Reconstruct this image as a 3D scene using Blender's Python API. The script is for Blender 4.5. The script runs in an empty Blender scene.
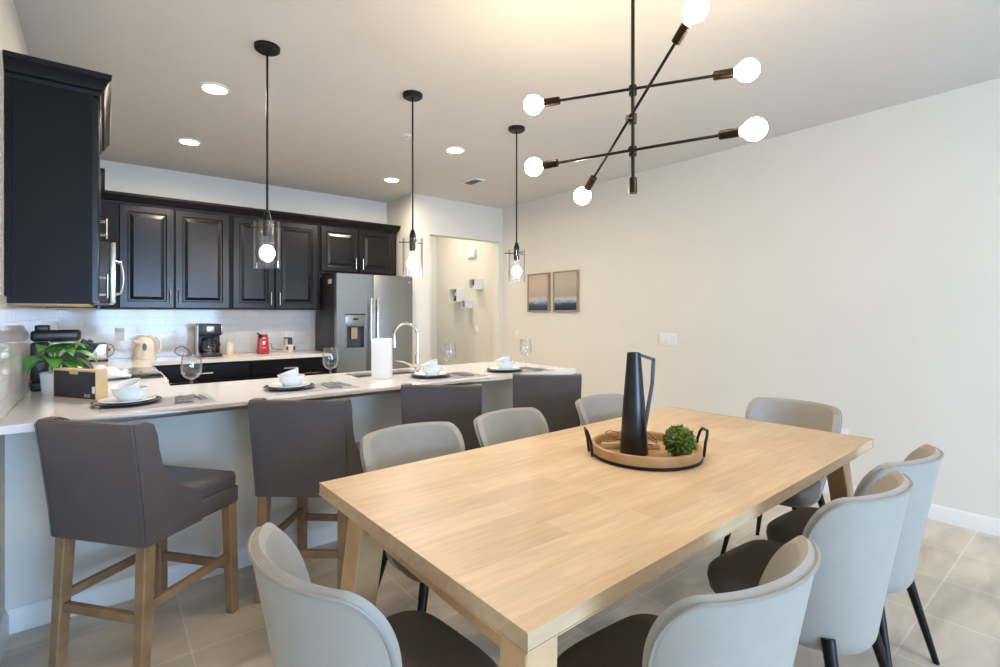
import bpy, bmesh, math, random
from mathutils import Vector, Matrix
random.seed(7)
C = bpy.context.scene.collection
PI = math.pi
S = bpy.context.scene

# ------------------------------------------------------------------ materials
def srgb(r, g, b):
    f = lambda c: (c/255/12.92) if c/255 <= .04045 else ((c/255+.055)/1.055)**2.4
    return (f(r), f(g), f(b), 1)

def mat(name, col, rough=.5, metal=0, spec=.5, coat=0, noise=0, nscale=8, bump=0, bscale=60, sheen=0, emit=None, estr=0, trans=0):
    m = bpy.data.materials.new(name); m.use_nodes = True
    nt = m.node_tree; b = nt.nodes['Principled BSDF']
    b.inputs['Base Color'].default_value = col
    b.inputs['Roughness'].default_value = rough
    b.inputs['Metallic'].default_value = metal
    b.inputs['Specular IOR Level'].default_value = spec
    b.inputs['Coat Weight'].default_value = coat
    b.inputs['Coat Roughness'].default_value = .12
    if sheen: b.inputs['Sheen Weight'].default_value = sheen
    if emit:
        b.inputs['Emission Color'].default_value = emit; b.inputs['Emission Strength'].default_value = estr
    tc = nt.nodes.new('ShaderNodeTexCoord')
    if noise:
        n = nt.nodes.new('ShaderNodeTexNoise'); n.inputs['Scale'].default_value = nscale; n.inputs['Detail'].default_value = 4
        nt.links.new(tc.outputs['Object'], n.inputs['Vector'])
        r = nt.nodes.new('ShaderNodeValToRGB')
        r.color_ramp.elements[0].position = .3; r.color_ramp.elements[1].position = .7
        r.color_ramp.elements[0].color = tuple(c*(1-noise) for c in col[:3])+(1,)
        r.color_ramp.elements[1].color = tuple(min(1, c*(1+noise)) for c in col[:3])+(1,)
        nt.links.new(n.outputs['Fac'], r.inputs['Fac']); nt.links.new(r.outputs['Color'], b.inputs['Base Color'])
    if bump:
        n2 = nt.nodes.new('ShaderNodeTexNoise'); n2.inputs['Scale'].default_value = bscale; n2.inputs['Detail'].default_value = 3
        nt.links.new(tc.outputs['Object'], n2.inputs['Vector'])
        bp = nt.nodes.new('ShaderNodeBump'); bp.inputs['Strength'].default_value = bump; bp.inputs['Distance'].default_value = .01
        nt.links.new(n2.outputs['Fac'], bp.inputs['Height']); nt.links.new(bp.outputs['Normal'], b.inputs['Normal'])
    return m

def glass_mat(name, tint=(1, 1, 1, 1), base=.04, blend=.25):
    m = bpy.data.materials.new(name); m.use_nodes = True; nt = m.node_tree
    for n in list(nt.nodes): nt.nodes.remove(n)
    o = nt.nodes.new('ShaderNodeOutputMaterial'); mx = nt.nodes.new('ShaderNodeMixShader')
    t = nt.nodes.new('ShaderNodeBsdfTransparent'); t.inputs['Color'].default_value = tint
    g = nt.nodes.new('ShaderNodeBsdfGlossy'); g.inputs['Roughness'].default_value = .10
    fr = nt.nodes.new('ShaderNodeLayerWeight'); fr.inputs['Blend'].default_value = blend
    ad = nt.nodes.new('ShaderNodeMath'); ad.operation = 'ADD'; ad.inputs[1].default_value = base; ad.use_clamp = True
    nt.links.new(fr.outputs['Fresnel'], ad.inputs[0]); mi = nt.nodes.new('ShaderNodeMath'); mi.operation = 'MINIMUM'; mi.inputs[1].default_value = .5; nt.links.new(ad.outputs[0], mi.inputs[0]); nt.links.new(mi.outputs[0], mx.inputs[0])
    nt.links.new(t.outputs[0], mx.inputs[1]); nt.links.new(g.outputs[0], mx.inputs[2]); nt.links.new(mx.outputs[0], o.inputs[0])
    return m

def brick_mat(name, c1, c2, mortar, bw, bh, msize, axes, rough=.15, offset=.5, noise=.1, nscale=3, stretch=(1, 1, 1), origin=(0, 0), bump=.2, wav=0, bias=0):
    """planks or tiles; axes = which object axes run along the brick's length and height"""
    m = bpy.data.materials.new(name); m.use_nodes = True; nt = m.node_tree; b = nt.nodes['Principled BSDF']
    b.inputs['Roughness'].default_value = rough
    tc = nt.nodes.new('ShaderNodeTexCoord'); sp = nt.nodes.new('ShaderNodeSeparateXYZ'); cb = nt.nodes.new('ShaderNodeCombineXYZ')
    nt.links.new(tc.outputs['Object'], sp.inputs[0])
    for i, (ax, og) in enumerate(zip(axes, origin)):
        a = nt.nodes.new('ShaderNodeMath'); a.operation = 'SUBTRACT'; a.inputs[1].default_value = og
        if len(ax) == 1: nt.links.new(sp.outputs[ax], a.inputs[0])
        else:
            q = nt.nodes.new('ShaderNodeMath'); nt.links.new(sp.outputs[ax[0]], q.inputs[0]); nt.links.new(sp.outputs[ax[1]], q.inputs[1]); nt.links.new(q.outputs[0], a.inputs[0])
        nt.links.new(a.outputs[0], cb.inputs[i])
    br = nt.nodes.new('ShaderNodeTexBrick'); br.offset = offset; br.squash = 1
    br.inputs['Color1'].default_value = c1; br.inputs['Color2'].default_value = c2; br.inputs['Mortar'].default_value = mortar
    br.inputs['Scale'].default_value = 1; br.inputs['Mortar Size'].default_value = msize; br.inputs['Mortar Smooth'].default_value = .1
    br.inputs['Brick Width'].default_value = bw; br.inputs['Row Height'].default_value = bh; br.inputs['Bias'].default_value = bias
    nt.links.new(cb.outputs[0], br.inputs['Vector'])
    mp = nt.nodes.new('ShaderNodeMapping'); mp.inputs['Scale'].default_value = stretch
    nt.links.new(tc.outputs['Object'], mp.inputs['Vector'])
    n = nt.nodes.new('ShaderNodeTexNoise'); n.inputs['Scale'].default_value = nscale; n.inputs['Detail'].default_value = 6; n.inputs['Distortion'].default_value = .6
    nt.links.new(mp.outputs[0], n.inputs['Vector'])
    rp = nt.nodes.new('ShaderNodeMapRange'); rp.inputs['From Min'].default_value = .3; rp.inputs['From Max'].default_value = .7
    rp.inputs['To Min'].default_value = 1-noise; rp.inputs['To Max'].default_value = 1+noise
    nt.links.new(n.outputs['Fac'], rp.inputs['Value'])
    mu = nt.nodes.new('ShaderNodeVectorMath'); mu.operation = 'SCALE'
    nt.links.new(br.outputs['Color'], mu.inputs[0]); nt.links.new(rp.outputs[0], mu.inputs['Scale'])
    nt.links.new(mu.outputs[0], b.inputs['Base Color'])
    if bump:
        bp = nt.nodes.new('ShaderNodeBump'); bp.inputs['Strength'].default_value = bump; bp.inputs['Distance'].default_value = .002; bp.invert = True
        nt.links.new(br.outputs['Fac'], bp.inputs['Height'])
        if wav:
            n3 = nt.nodes.new('ShaderNodeTexNoise'); n3.inputs['Scale'].default_value = 9; nt.links.new(tc.outputs['Object'], n3.inputs['Vector'])
            b2 = nt.nodes.new('ShaderNodeBump'); b2.inputs['Strength'].default_value = wav; b2.inputs['Distance'].default_value = .004
            nt.links.new(n3.outputs['Fac'], b2.inputs['Height']); nt.links.new(b2.outputs['Normal'], bp.inputs['Normal'])
        nt.links.new(bp.outputs['Normal'], b.inputs['Normal'])
    return m

def emit_mat(name, col, strength):
    m = bpy.data.materials.new(name); m.use_nodes = True; nt = m.node_tree
    for n in list(nt.nodes): nt.nodes.remove(n)
    o = nt.nodes.new('ShaderNodeOutputMaterial'); e = nt.nodes.new('ShaderNodeEmission')
    e.inputs['Color'].default_value = col; e.inputs['Strength'].default_value = strength
    nt.links.new(e.outputs[0], o.inputs[0]); return m

def art_mat(name, seed, sky1, sky2, sea1, sea2):
    m = bpy.data.materials.new(name); m.use_nodes = True; nt = m.node_tree; b = nt.nodes['Principled BSDF']
    b.inputs['Roughness'].default_value = .35
    tc = nt.nodes.new('ShaderNodeTexCoord'); sp = nt.nodes.new('ShaderNodeSeparateXYZ'); nt.links.new(tc.outputs['Generated'], sp.inputs[0])
    mp = nt.nodes.new('ShaderNodeMapping'); mp.inputs['Location'].default_value = (seed, seed*2, 0); mp.inputs['Scale'].default_value = (1, 2, 7)
    nt.links.new(tc.outputs['Generated'], mp.inputs[0])
    n = nt.nodes.new('ShaderNodeTexNoise'); n.inputs['Scale'].default_value = 2.2; n.inputs['Detail'].default_value = 5; nt.links.new(mp.outputs[0], n.inputs['Vector'])
    ma = nt.nodes.new('ShaderNodeMath'); ma.operation = 'MULTIPLY_ADD'; ma.inputs[1].default_value = .16; nt.links.new(n.outputs['Fac'], ma.inputs[0])
    su = nt.nodes.new('ShaderNodeMath'); su.operation = 'SUBTRACT'; su.inputs[1].default_value = .08; nt.links.new(sp.outputs['Z'], su.inputs[0]); nt.links.new(su.outputs[0], ma.inputs[2])
    r = nt.nodes.new('ShaderNodeValToRGB'); el = r.color_ramp.elements
    el[0].position = 0; el[0].color = sea2; el[1].position = 1; el[1].color = sky1
    for p, c in ((.16, sea1), (.24, srgb(150, 160, 180)), (.30, srgb(190, 195, 205)), (.345, srgb(185, 175, 160)), (.36, srgb(205, 180, 120)), (.375, sky2), (.7, sky1)):
        e = el.new(p); e.color = c
    nt.links.new(ma.outputs[0], r.inputs['Fac']); nt.links.new(r.outputs['Color'], b.inputs['Base Color']); return m

M = {}
M['wall'] = mat('wall_paint', (.73, .70, .63, 1), .75, noise=.012, nscale=2)
M['ceil'] = mat('ceiling_paint', (.66, .635, .60, 1), .9, noise=.012, nscale=2)
M['white'] = mat('white_paint', (.80, .79, .76, 1), .4, noise=.01)
M['floor'] = brick_mat('floor_tile', (.61, .52, .405, 1), (.68, .59, .475, 1), (.76, .69, .60, 1), .43, .43, .0035, ('X', 'Y'), .35, 0, .22, 3.0, (.8, 2.2, 1), (.27-.43*20, 2.71-.43*20), .15)
M['tile'] = brick_mat('splash_tile_back', (.80, .79, .80, 1), (.84, .83, .84, 1), (.70, .69, .69, 1), .152, .076, .002, ('X', 'Z'), .08, .5, .01, 3, origin=(-5, -.076), bump=.35, wav=.25)
M['tile_l'] = brick_mat('splash_tile_left', (.80, .79, .80, 1), (.84, .83, .84, 1), (.66, .65, .65, 1), .152, .076, .002, ('Y', 'Z'), .08, .5, .01, 3, origin=(-5, -.076), bump=.35, wav=.25)
M['cab'] = mat('espresso_lacquer', (.006, .005, .0055, 1), .25, spec=.40, noise=.06, nscale=4)
M['cabm'] = mat('espresso_melamine', (.007, .006, .0062, 1), .42, spec=.16, noise=.06, nscale=4)
M['cabin'] = mat('cabinet_underside', (.62, .48, .30, 1), .5, noise=.1)
M['quartz'] = mat('white_quartz', (.80, .785, .79, 1), .12, noise=.02, nscale=40)
M['steel'] = mat('brushed_steel', (.58, .58, .58, 1), .28, 1, noise=.05, nscale=30)
M['slate'] = mat('slate_steel', (.29, .30, .295, 1), .33, .85, noise=.04, nscale=30)
M['chrome'] = mat('chrome', (.85, .85, .86, 1), .08, 1)
M['nickel'] = mat('satin_nickel', (.72, .71, .69, 1), .25, 1)
M['black'] = mat('black_plastic', (.012, .012, .013, 1), .35, noise=.1)
M['blackm'] = mat('black_metal', (.012, .011, .012, 1), .38, .6, noise=.1)
M['bronze'] = mat('dark_bronze', (.030, .023, .016, 1), .34, .9, noise=.15)
M['vase'] = mat('black_glaze', (.006, .006, .007, 1), .3, noise=.1)
M['bglass'] = mat('black_glass', (.01, .01, .012, 1), .06, coat=.5)
M['wood'] = brick_mat('butcher_block', (.59, .42, .255, 1), (.67, .50, .325, 1), (.55, .39, .24, 1), .62, .095, .0006, ('X', 'YZ'), .38, .42, .10, 5, (1.2, 10, 10), (-9.13, -9.04), .03)
M['woodleg'] = mat('table_leg_wood', (.60, .40, .215, 1), .42, noise=.14, nscale=7)
M['stoolwood'] = mat('stool_leg_wood', (.30, .185, .095, 1), .45, noise=.22, nscale=14)
M['traywood'] = mat('tray_wood', (.42, .245, .10, 1), .4, noise=.15, nscale=10)
M['palewood'] = mat('pale_wood', (.66, .50, .30, 1), .5, noise=.12, nscale=12)
M['framewood'] = mat('frame_wood', (.34, .25, .165, 1), .45, noise=.15, nscale=12)
M['linen'] = mat('light_upholstery', (.34, .32, .28, 1), .6, sheen=.15, noise=.03, nscale=14, bump=.06, bscale=300)
M['pipe'] = mat('seat_piping', (.30, .28, .25, 1), .55, noise=.05)
M['seat'] = mat('taupe_seat', (.105, .082, .062, 1), .5, noise=.06, nscale=10, bump=.05, bscale=250)
M['stool'] = mat('grey_leatherette', (.105, .092, .090, 1), .36, noise=.06, nscale=9, bump=.05, bscale=200)
M['porc'] = mat('white_porcelain', (.80, .83, .84, 1), .12, noise=.01)
M['charger'] = mat('slate_blue_plate', (.045, .055, .085, 1), .2, noise=.1)
M['mat'] = mat('grey_woven_mat', (.33, .335, .36, 1), .7, noise=.08, nscale=60, bump=.2, bscale=400)
M['napkin'] = mat('dark_napkin', (.16, .16, .19, 1), .8, noise=.1, nscale=30)
M['cloth'] = mat('white_cloth', (.78, .76, .77, 1), .85, noise=.04, nscale=20)
M['glass'] = glass_mat('clear_glass', (.985, .99, 1, 1), .05, .16)
M['shade'] = glass_mat('shade_glass', (.985, .99, 1, 1), .03, .14)
M['bulbw'] = emit_mat('warm_bulb', (1, .76, .47, 1), 80)
M['bulbc'] = emit_mat('cool_bulb', (.92, .96, 1, 1), 42)
M['can'] = emit_mat('can_lens', (1, .86, .68, 1), 420)
M['cream'] = mat('cream_plastic', (.72, .66, .56, 1), .3, noise=.02)
M['red'] = mat('red_plastic', (.42, .012, .025, 1), .3, noise=.05)
M['hallfill'] = emit_mat('hall_fill', (1, .92, .78, 1), 48)  # glow of the added, unseen hall light
M['livfill'] = emit_mat('living_fill', (1, .80, .55, 1), 34)  # glow of the added, unseen light behind the camera
M['leaf'] = mat('plant_leaf', (.085, .27, .045, 1), .35, noise=.45, nscale=9)
M['box'] = mat('boxwood_leaf', (.10, .15, .014, 1), .5, noise=.5, nscale=40)
M['soil'] = mat('soil', (.05, .035, .025, 1), .9, noise=.3, nscale=40)
M['chalk'] = mat('black_panel', (.02, .02, .026, 1), .45, noise=.08)
M['frgray'] = mat('fridge_side', (.025, .023, .025, 1), .45, noise=.05)
M['plate'] = mat('switch_plate', (.80, .79, .76, 1), .35, noise=.01)
M['grille'] = mat('vent_grey', (.36, .37, .38, 1), .5, noise=.05)
M['disp'] = mat('dispenser_blue', (.05, .06, .075, 1), .25, noise=.1)
M['paddle'] = mat('dispenser_paddle', (.45, .34, .20, 1), .4, noise=.05)
M['blue'] = mat('blue_grey_glaze', (.13, .17, .23, 1), .35, noise=.1)
M['amber'] = mat('amber_trim', (.5, .47, .42, 1), .3, noise=.1)

# ------------------------------------------------------------------ mesh builder
def origin_of(o):
    v = Vector((0, 0, 0))
    while o is not None: v += o.location; o = o.parent
    return v

class MB:
    def __init__(self): self.bm = bmesh.new()
    def box(self, x0, x1, y0, y1, z0, z1, bev=0, seg=2, fn=None):
        g = bmesh.ops.create_cube(self.bm, size=1)
        vs = g['verts']
        for v in vs: v.co = Vector((x0+(v.co.x+.5)*(x1-x0), y0+(v.co.y+.5)*(y1-y0), z0+(v.co.z+.5)*(z1-z0)))
        if bev:
            es = list({e for v in vs for e in v.link_edges})
            r = bmesh.ops.bevel(self.bm, geom=es, offset=bev, segments=seg, profile=.5, affect='EDGES')
            vs = list({v for f in r['faces'] for v in f.verts})
        if fn:
            for v in vs: v.co = Vector(fn(v.co))
        return vs
    def hexa(self, b4, t4):
        vb = [self.bm.verts.new(p) for p in b4]; vt = [self.bm.verts.new(p) for p in t4]
        self.bm.faces.new(vb[::-1]); self.bm.faces.new(vt)
        for i in range(4): self.bm.faces.new((vb[i], vb[(i+1) % 4], vt[(i+1) % 4], vt[i]))
    def bar(self, p0, p1, w0, h0, w1=None, h1=None, up=(0, 0, 1)):
        """rectangular bar from p0 to p1"""
        w1 = w0 if w1 is None else w1; h1 = h0 if h1 is None else h1
        p0, p1 = Vector(p0), Vector(p1); d = (p1-p0).normalized(); u = Vector(up)
        s = d.cross(u)
        if s.length < 1e-4: s = Vector((1, 0, 0))
        s.normalize(); u = s.cross(d)
        c = lambda p, w, h: [p+s*w/2*a+u*h/2*b for a, b in ((-1, -1), (1, -1), (1, 1), (-1, 1))]
        self.hexa(c(p0, w0, h0), c(p1, w1, h1))
    def cyl(self, p0, p1, r0, r1=None, seg=20):
        r1 = r0 if r1 is None else r1
        self.tube([p0, p1], [r0, r1], seg)
    def tube(self, pts, r, seg=10, closed=False):
        pts = [Vector(p) for p in pts]; n = len(pts)
        rs = r if isinstance(r, (list, tuple)) else [r]*n
        rings = []; prev = None
        for i, p in enumerate(pts):
            a = pts[i-1] if (i > 0 or closed) else p; b = pts[(i+1) % n] if (i < n-1 or closed) else p
            d = (b-a).normalized()
            if prev is None:
                s = d.cross(Vector((0, 0, 1)))
                if s.length < 1e-3: s = d.cross(Vector((1, 0, 0)))
            else: s = prev - d*prev.dot(d)
            s.normalize(); prev = s; u = d.cross(s)
            rings.append([self.bm.verts.new(p+(s*math.cos(2*PI*k/seg)+u*math.sin(2*PI*k/seg))*rs[i]) for k in range(seg)])
        m = n if closed else n-1
        for i in range(m):
            A, B = rings[i], rings[(i+1) % n]
            for k in range(seg): self.bm.faces.new((A[k], A[(k+1) % seg], B[(k+1) % seg], B[k]))
        if not closed:
            self.bm.faces.new(rings[0][::-1]); self.bm.faces.new(rings[-1])
    def lathe(self, prof, c=(0, 0, 0), seg=28, sx=1, sy=1):
        rings = []
        for r, z in prof:
            if r < 1e-5: rings.append([self.bm.verts.new((c[0], c[1], c[2]+z))])
            else: rings.append([self.bm.verts.new((c[0]+r*sx*math.cos(2*PI*k/seg), c[1]+r*sy*math.sin(2*PI*k/seg), c[2]+z)) for k in range(seg)])
        for A, B in zip(rings, rings[1:]):
            for k in range(seg):
                k2 = (k+1) % seg
                if len(A) == 1 and len(B) == 1: break
                if len(A) == 1: self.bm.faces.new((A[0], B[k], B[k2]))
                elif len(B) == 1: self.bm.faces.new((A[k], A[k2], B[0]))
                else: self.bm.faces.new((A[k], A[k2], B[k2], B[k]))
    def prism(self, poly, a, b, f):
        """poly = 2d points, f(u, v, t) -> xyz, extruded t from a to b"""
        A = [self.bm.verts.new(f(u, v, a)) for u, v in poly]; B = [self.bm.verts.new(f(u, v, b)) for u, v in poly]
        self.bm.faces.new(A[::-1]); self.bm.faces.new(B); n = len(poly)
        for i in range(n): self.bm.faces.new((A[i], A[(i+1) % n], B[(i+1) % n], B[i]))
    def sweep(self, prof, path):
        """prof (offset to the right of the travel direction, z); mitred along an xy path"""
        n = len(path); rings = []
        P = [Vector(p) for p in path]
        for i in range(n):
            ds = []
            if i > 0: ds.append((P[i]-P[i-1]).normalized())
            if i < n-1: ds.append((P[i+1]-P[i]).normalized())
            ns = [Vector((d.y, -d.x)) for d in ds]
            if len(ns) == 2:
                m = (ns[0]+ns[1]); m = m/m.length_squared*2
            else: m = ns[0]
            rings.append([self.bm.verts.new((P[i].x+m.x*o, P[i].y+m.y*o, z)) for o, z in prof])
        k = len(prof)
        for A, B in zip(rings, rings[1:]):
            for j in range(k): self.bm.faces.new((A[j], A[(j+1) % k], B[(j+1) % k], B[j]))
        self.bm.faces.new(rings[0][::-1]); self.bm.faces.new(rings[-1])
    def panel(self, a0, a1, z0, z1, t, f, raised=True, fr=.055):
        """cabinet door: nested rectangles; f(a, depth, z) -> xyz, depth 0 = back, t = front"""
        if raised: L = [(0, 0), (0, t-.003), (.003, t), (fr, t), (fr+.008, t-.009), (fr+.018, t-.009), (fr+.045, t-.002)]
        else: L = [(0, 0), (0, t-.003), (.003, t), (.02, t)]
        rings = []
        for i, d in L: rings.append([self.bm.verts.new(f(a, d, z)) for a, z in ((a0+i, z0+i), (a1-i, z0+i), (a1-i, z1-i), (a0+i, z1-i))])
        self.bm.faces.new(rings[0][::-1]); self.bm.faces.new(rings[-1])
        for A, B in zip(rings, rings[1:]):
            for k in range(4): self.bm.faces.new((A[k], A[(k+1) % 4], B[(k+1) % 4], B[k]))
    def xform(self, mtx): bmesh.ops.transform(self.bm, matrix=mtx, verts=self.bm.verts)
    def build(self, name, m, parent=None, ang=32, mods=None):
        bmesh.ops.recalc_face_normals(self.bm, faces=self.bm.faces)
        if parent is not None: bmesh.ops.translate(self.bm, vec=-origin_of(parent), verts=self.bm.verts)
        for f in self.bm.faces: f.smooth = True
        for e in self.bm.edges:
            if len(e.link_faces) == 2 and e.calc_face_angle(0) > math.radians(ang): e.smooth = False
        me = bpy.data.meshes.new(name); self.bm.to_mesh(me); self.bm.free()
        o = bpy.data.objects.new(name, me); C.objects.link(o)
        me.materials.append(M[m] if isinstance(m, str) else m)
        if parent is not None: o.parent = parent
        return o

def tag(o, label, cat, group=None):
    o['label'] = label; o['category'] = cat
    if group: o['group'] = group
    return o
def thing(name, label, cat, loc=(0, 0, 0), group=None):
    o = bpy.data.objects.new(name, None); o.empty_display_size = .1; C.objects.link(o); o.location = loc
    return tag(o, label, cat, group)
def struct(o): o['kind'] = 'structure'; return o
def ptag(o, label): o['label'] = label; return o
def dup(root, loc, rz=None, label=None):
    def cp(o, p):
        c = o.copy(); C.objects.link(c); c.parent = p
        for ch in list(o.children): cp(ch, c)
        return c
    kids = list(root.children)
    r = root.copy(); C.objects.link(r); r.location = loc
    if rz is not None: r.rotation_euler = (0, 0, rz)
    if label: r['label'] = label
    for ch in kids: cp(ch, r)
    return r
def bx(*a, **k):
    b = MB(); b.box(*a, **k); return b

# ------------------------------------------------------------------ the room
XL, XR, YB, YO, XA, H = -.32, 4.19, 5.835, 5.20, 2.81, 2.74
YR, YH = -4.6, 6.9
struct(bx(XL-.15, XR+.15, YR-.15, YH+.15, -.1, 0).build('floor', 'floor'))
struct(bx(XL-.15, XR+.15, YR-.15, YH+.15, H, H+.1).build('ceiling', 'ceil'))
struct(bx(XL-.12, XL, YR-.12, YB, 0, H).build('wall_left', 'wall'))
struct(bx(XR, XR+.12, YR-.12, YH+.12, 0, H).build('wall_right', 'wall'))
struct(bx(XL-.12, XA, YB, YB+.12, 0, H).build('wall_back', 'wall'))
struct(bx(XA, XA+.12, YO+.12, YB+.12, 0, H).build('wall_alcove', 'wall'))
b = MB(); b.box(XA, 3.063, YO, YO+.12, 0, H); b.box(3.063, 4.121, YO, YO+.12, 2.289, H); b.box(4.121, XR, YO, YO+.12, 0, H)
struct(b.build('wall_hall_entry', 'wall'))
struct(bx(XA, XR, YH, YH+.12, 0, H).build('wall_hall_end', 'wall'))
struct(bx(XA, XA+.12, YB+.12, YH, 0, H).build('wall_hall_left', 'wall'))
# rear wall with the window and glass door that let the daylight in
b = MB(); 
b.box(XL, -.2, YR-.12, YR, 0, H); b.box(2.6, XR, YR-.12, YR, 0, H); b.box(-.2, 2.6, YR-.12, YR, 2.15, H)
struct(b.build('wall_rear', 'wall'))
b = MB()
for x in (-.2, .71, 1.62, 2.54): b.box(x, x+.06, YR-.09, YR-.03, 0, 2.15)
b.box(-.2, 2.6, YR-.09, YR-.03, 0, .06); b.box(-.2, 2.6, YR-.09, YR-.03, 2.09, 2.15)
struct(b.build('window_1', 'white'))
# baseboards
BB = [(0, 0), (.014, 0), (.014, .075), (.008, .092), (.004, .1), (0, .1)]
def baseboard(name, path):
    b = MB(); b.sweep(BB, path); struct(b.build(name, 'white'))
baseboard('baseboard_right', [(XR, YO-.001), (XR, YR)][::-1][::-1] if False else [(XR, YO), (XR, YR)])
baseboard('baseboard_hall', [(XR, YH), (XR, YO+.12)])
baseboard('baseboard_entry', [(XA, YO), (3.063, YO)])
baseboard('baseboard_left', [(XL, YR), (XL, 2.89)])
# hall end door with panels and casing
b = MB(); b.box(3.20, 4.09, YH-.018, YH, 0, 2.29); struct(b.build('trim_1', 'white'))
dr = MB(); f = lambda a, d, z: (a, YH-.018-d, z)
dr.box(3.28, 4.01, YH-.03, YH-.018, 0.01, 2.21)
for z0, z1 in ((.12, .84), (1.04, 1.89), (1.96, 2.17)):
    for x0, x1 in ((3.36, 3.61), (3.68, 3.93)): dr.panel(x0, x1, z0, z1, .022, f, fr=.012)
d1 = struct(dr.build('door_1', 'white'))
# tiled splashbacks
struct(bx(XL, XL+.008, 2.58, YB, .916, 1.40).build('wall_tile_left', 'tile_l'))
struct(bx(XL+.008, 1.86, YB-.008, YB, .916, 1.40).build('wall_tile_back', 'tile'))
# half wall under the breakfast bar
struct(bx(XL, 2.72, 2.89, 3.00, 0, .884).build('wall_bar', 'wall'))
baseboard('baseboard_bar', [(XL, 2.89), (2.72, 2.89), (2.72, 3.0)])

# ------------------------------------------------------------------ base cabinets, counters
CZ = .915; CT = .032
def handle(parent, p, axis, L, out, name='handle'):
    """bar handle centred on p; axis unit vector along the bar; out unit vector away from the door"""
    p, a, o = Vector(p), Vector(axis), Vector(out); b = MB()
    b.cyl(p-a*L/2+o*.032, p+a*L/2+o*.032, .006, seg=10)
    for s in (-1, 1): b.cyl(p+a*s*L*.36, p+a*s*L*.36+o*.032, .0045, seg=8)
    return b.build(name, 'nickel', parent)

def base_unit(x0, x1, label, hx):
    t = thing('base_cabinet', label, 'cabinet', ((x0+x1)/2, 5.5, 0), 'base cabinets under the back counter')
    b = MB(); b.box(x0, x1, 5.24, YB-.01, .1, CZ-CT); b.box(x0, x1, 5.30, YB-.01, 0, .1); b.build('body', 'cabm', t)
    f = lambda a, d, z: (a, 5.24-d, z)
    b = MB(); b.panel(x0+.012, x1-.012, .735, .865, .02, f, raised=False); d = b.build('drawer', 'cab', t, ang=4)
    handle(d, (hx, 5.22, .79), (1, 0, 0), .13, (0, -1, 0))
    xm = (x0+x1)/2
    for a0, a1, h in ((x0+.012, xm-.004, xm-.05), (xm+.004, x1-.012, xm+.05)):
        b = MB(); b.panel(a0, a1, .12, .72, .02, f); d = b.build('door', 'cab', t, ang=4)
        handle(d, (h, 5.22, .62), (0, 0, 1), .13, (0, -1, 0))
base_unit(.31, 1.10, 'dark base cabinet with drawer below the black coffee maker', .715)
base_unit(1.105, 1.86, 'dark base cabinet with drawer beside the refrigerator', 1.46)
def left_base(y0, y1, label):
    t = thing('base_cabinet', label, 'cabinet', (0, (y0+y1)/2, 0), 'base cabinets along the left wall')
    b = MB(); b.box(XL+.01, .25, y0, y1, .1, CZ-CT); b.box(XL+.01, .19, y0, y1, 0, .1); b.build('body', 'cabm', t)
    f = lambda a, d, z: (.25+d, a, z)
    b = MB(); b.panel(y0+.012, y1-.012, .735, .865, .02, f, raised=False); d = b.build('drawer', 'cab', t, ang=4); handle(d, (.27, (y0+y1)/2, .8), (0, 1, 0), .13, (1, 0, 0))
    b = MB(); b.panel(y0+.012, y1-.012, .12, .72, .02, f); d = b.build('door', 'cab', t, ang=4); handle(d, (.27, y1-.06, .62), (0, 0, 1), .13, (1, 0, 0))
left_base(3.43, 3.88, 'dark base cabinet under the left counter, before the stove')
left_base(4.665, 5.23, 'dark corner base cabinet past the stove')
t = thing('bar_cabinet', 'dark base cabinet run behind the half wall, under the sink', 'cabinet', (1.5, 3.2, 0))
b = MB(); b.box(.30, 1.26, 3.005, 3.37, .1, CZ-CT); b.box(1.81, 2.72, 3.005, 3.37, .1, CZ-CT); b.box(1.26, 1.81, 3.005, 3.37, .1, .66); b.box(1.26, 1.81, 3.35, 3.37, .66, CZ-CT); b.box(.30, 2.72, 3.005, 3.31, 0, .1); b.build('body', 'cabm', t)
f = lambda a, d, z: (a, 3.37+d, z)
for i in range(5):
    x0 = .31+i*.482; b = MB(); b.panel(x0, x0+.472, .12, .865, .02, f); d = b.build('door', 'cab', t, ang=4); handle(d, (x0+.42, 3.39, .74), (0, 0, 1), .13, (0, 1, 0))

# countertop of the bar with the left return; sink hole at X 1.29-1.78, Y 3.09-3.34
PY0, PY1, PX1 = 2.572, 3.415, 2.776
b = MB(); z0, z1 = CZ-CT, CZ
xs = [XL+.009, .30, 1.29, 1.78, PX1]; ys = [PY0, 3.09, 3.34, PY1, 3.882]
for i in range(4):
    for j in range(4):
        if i == 2 and j == 1: continue
        if j == 3 and i > 0: continue
        b.box(xs[i], xs[i+1], ys[j], ys[j+1], z0, z1)
bmesh.ops.remove_doubles(b.bm, verts=b.bm.verts, dist=1e-5)
seen = {}
for fc in list(b.bm.faces):
    k = tuple(sorted(v.index for v in fc.verts)); 
b.bm.verts.index_update()
for fc in list(b.bm.faces): seen.setdefault(tuple(sorted(v.index for v in fc.verts)), []).append(fc)
bmesh.ops.delete(b.bm, geom=[q for v in seen.values() if len(v) > 1 for q in v], context='FACES_ONLY')
tag(b.build('countertop', 'quartz', ang=20), 'white quartz breakfast bar top running along the four stools', 'countertop')
b = MB(); b.box(XL+.009, .30, 4.662, 5.2, z0, z1); b.box(XL+.009, 1.875, 5.2, YB-.009, z0, z1)
tag(b.build('countertop', 'quartz', ang=20), 'white quartz back counter top under the wall cabinets', 'countertop')
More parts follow.
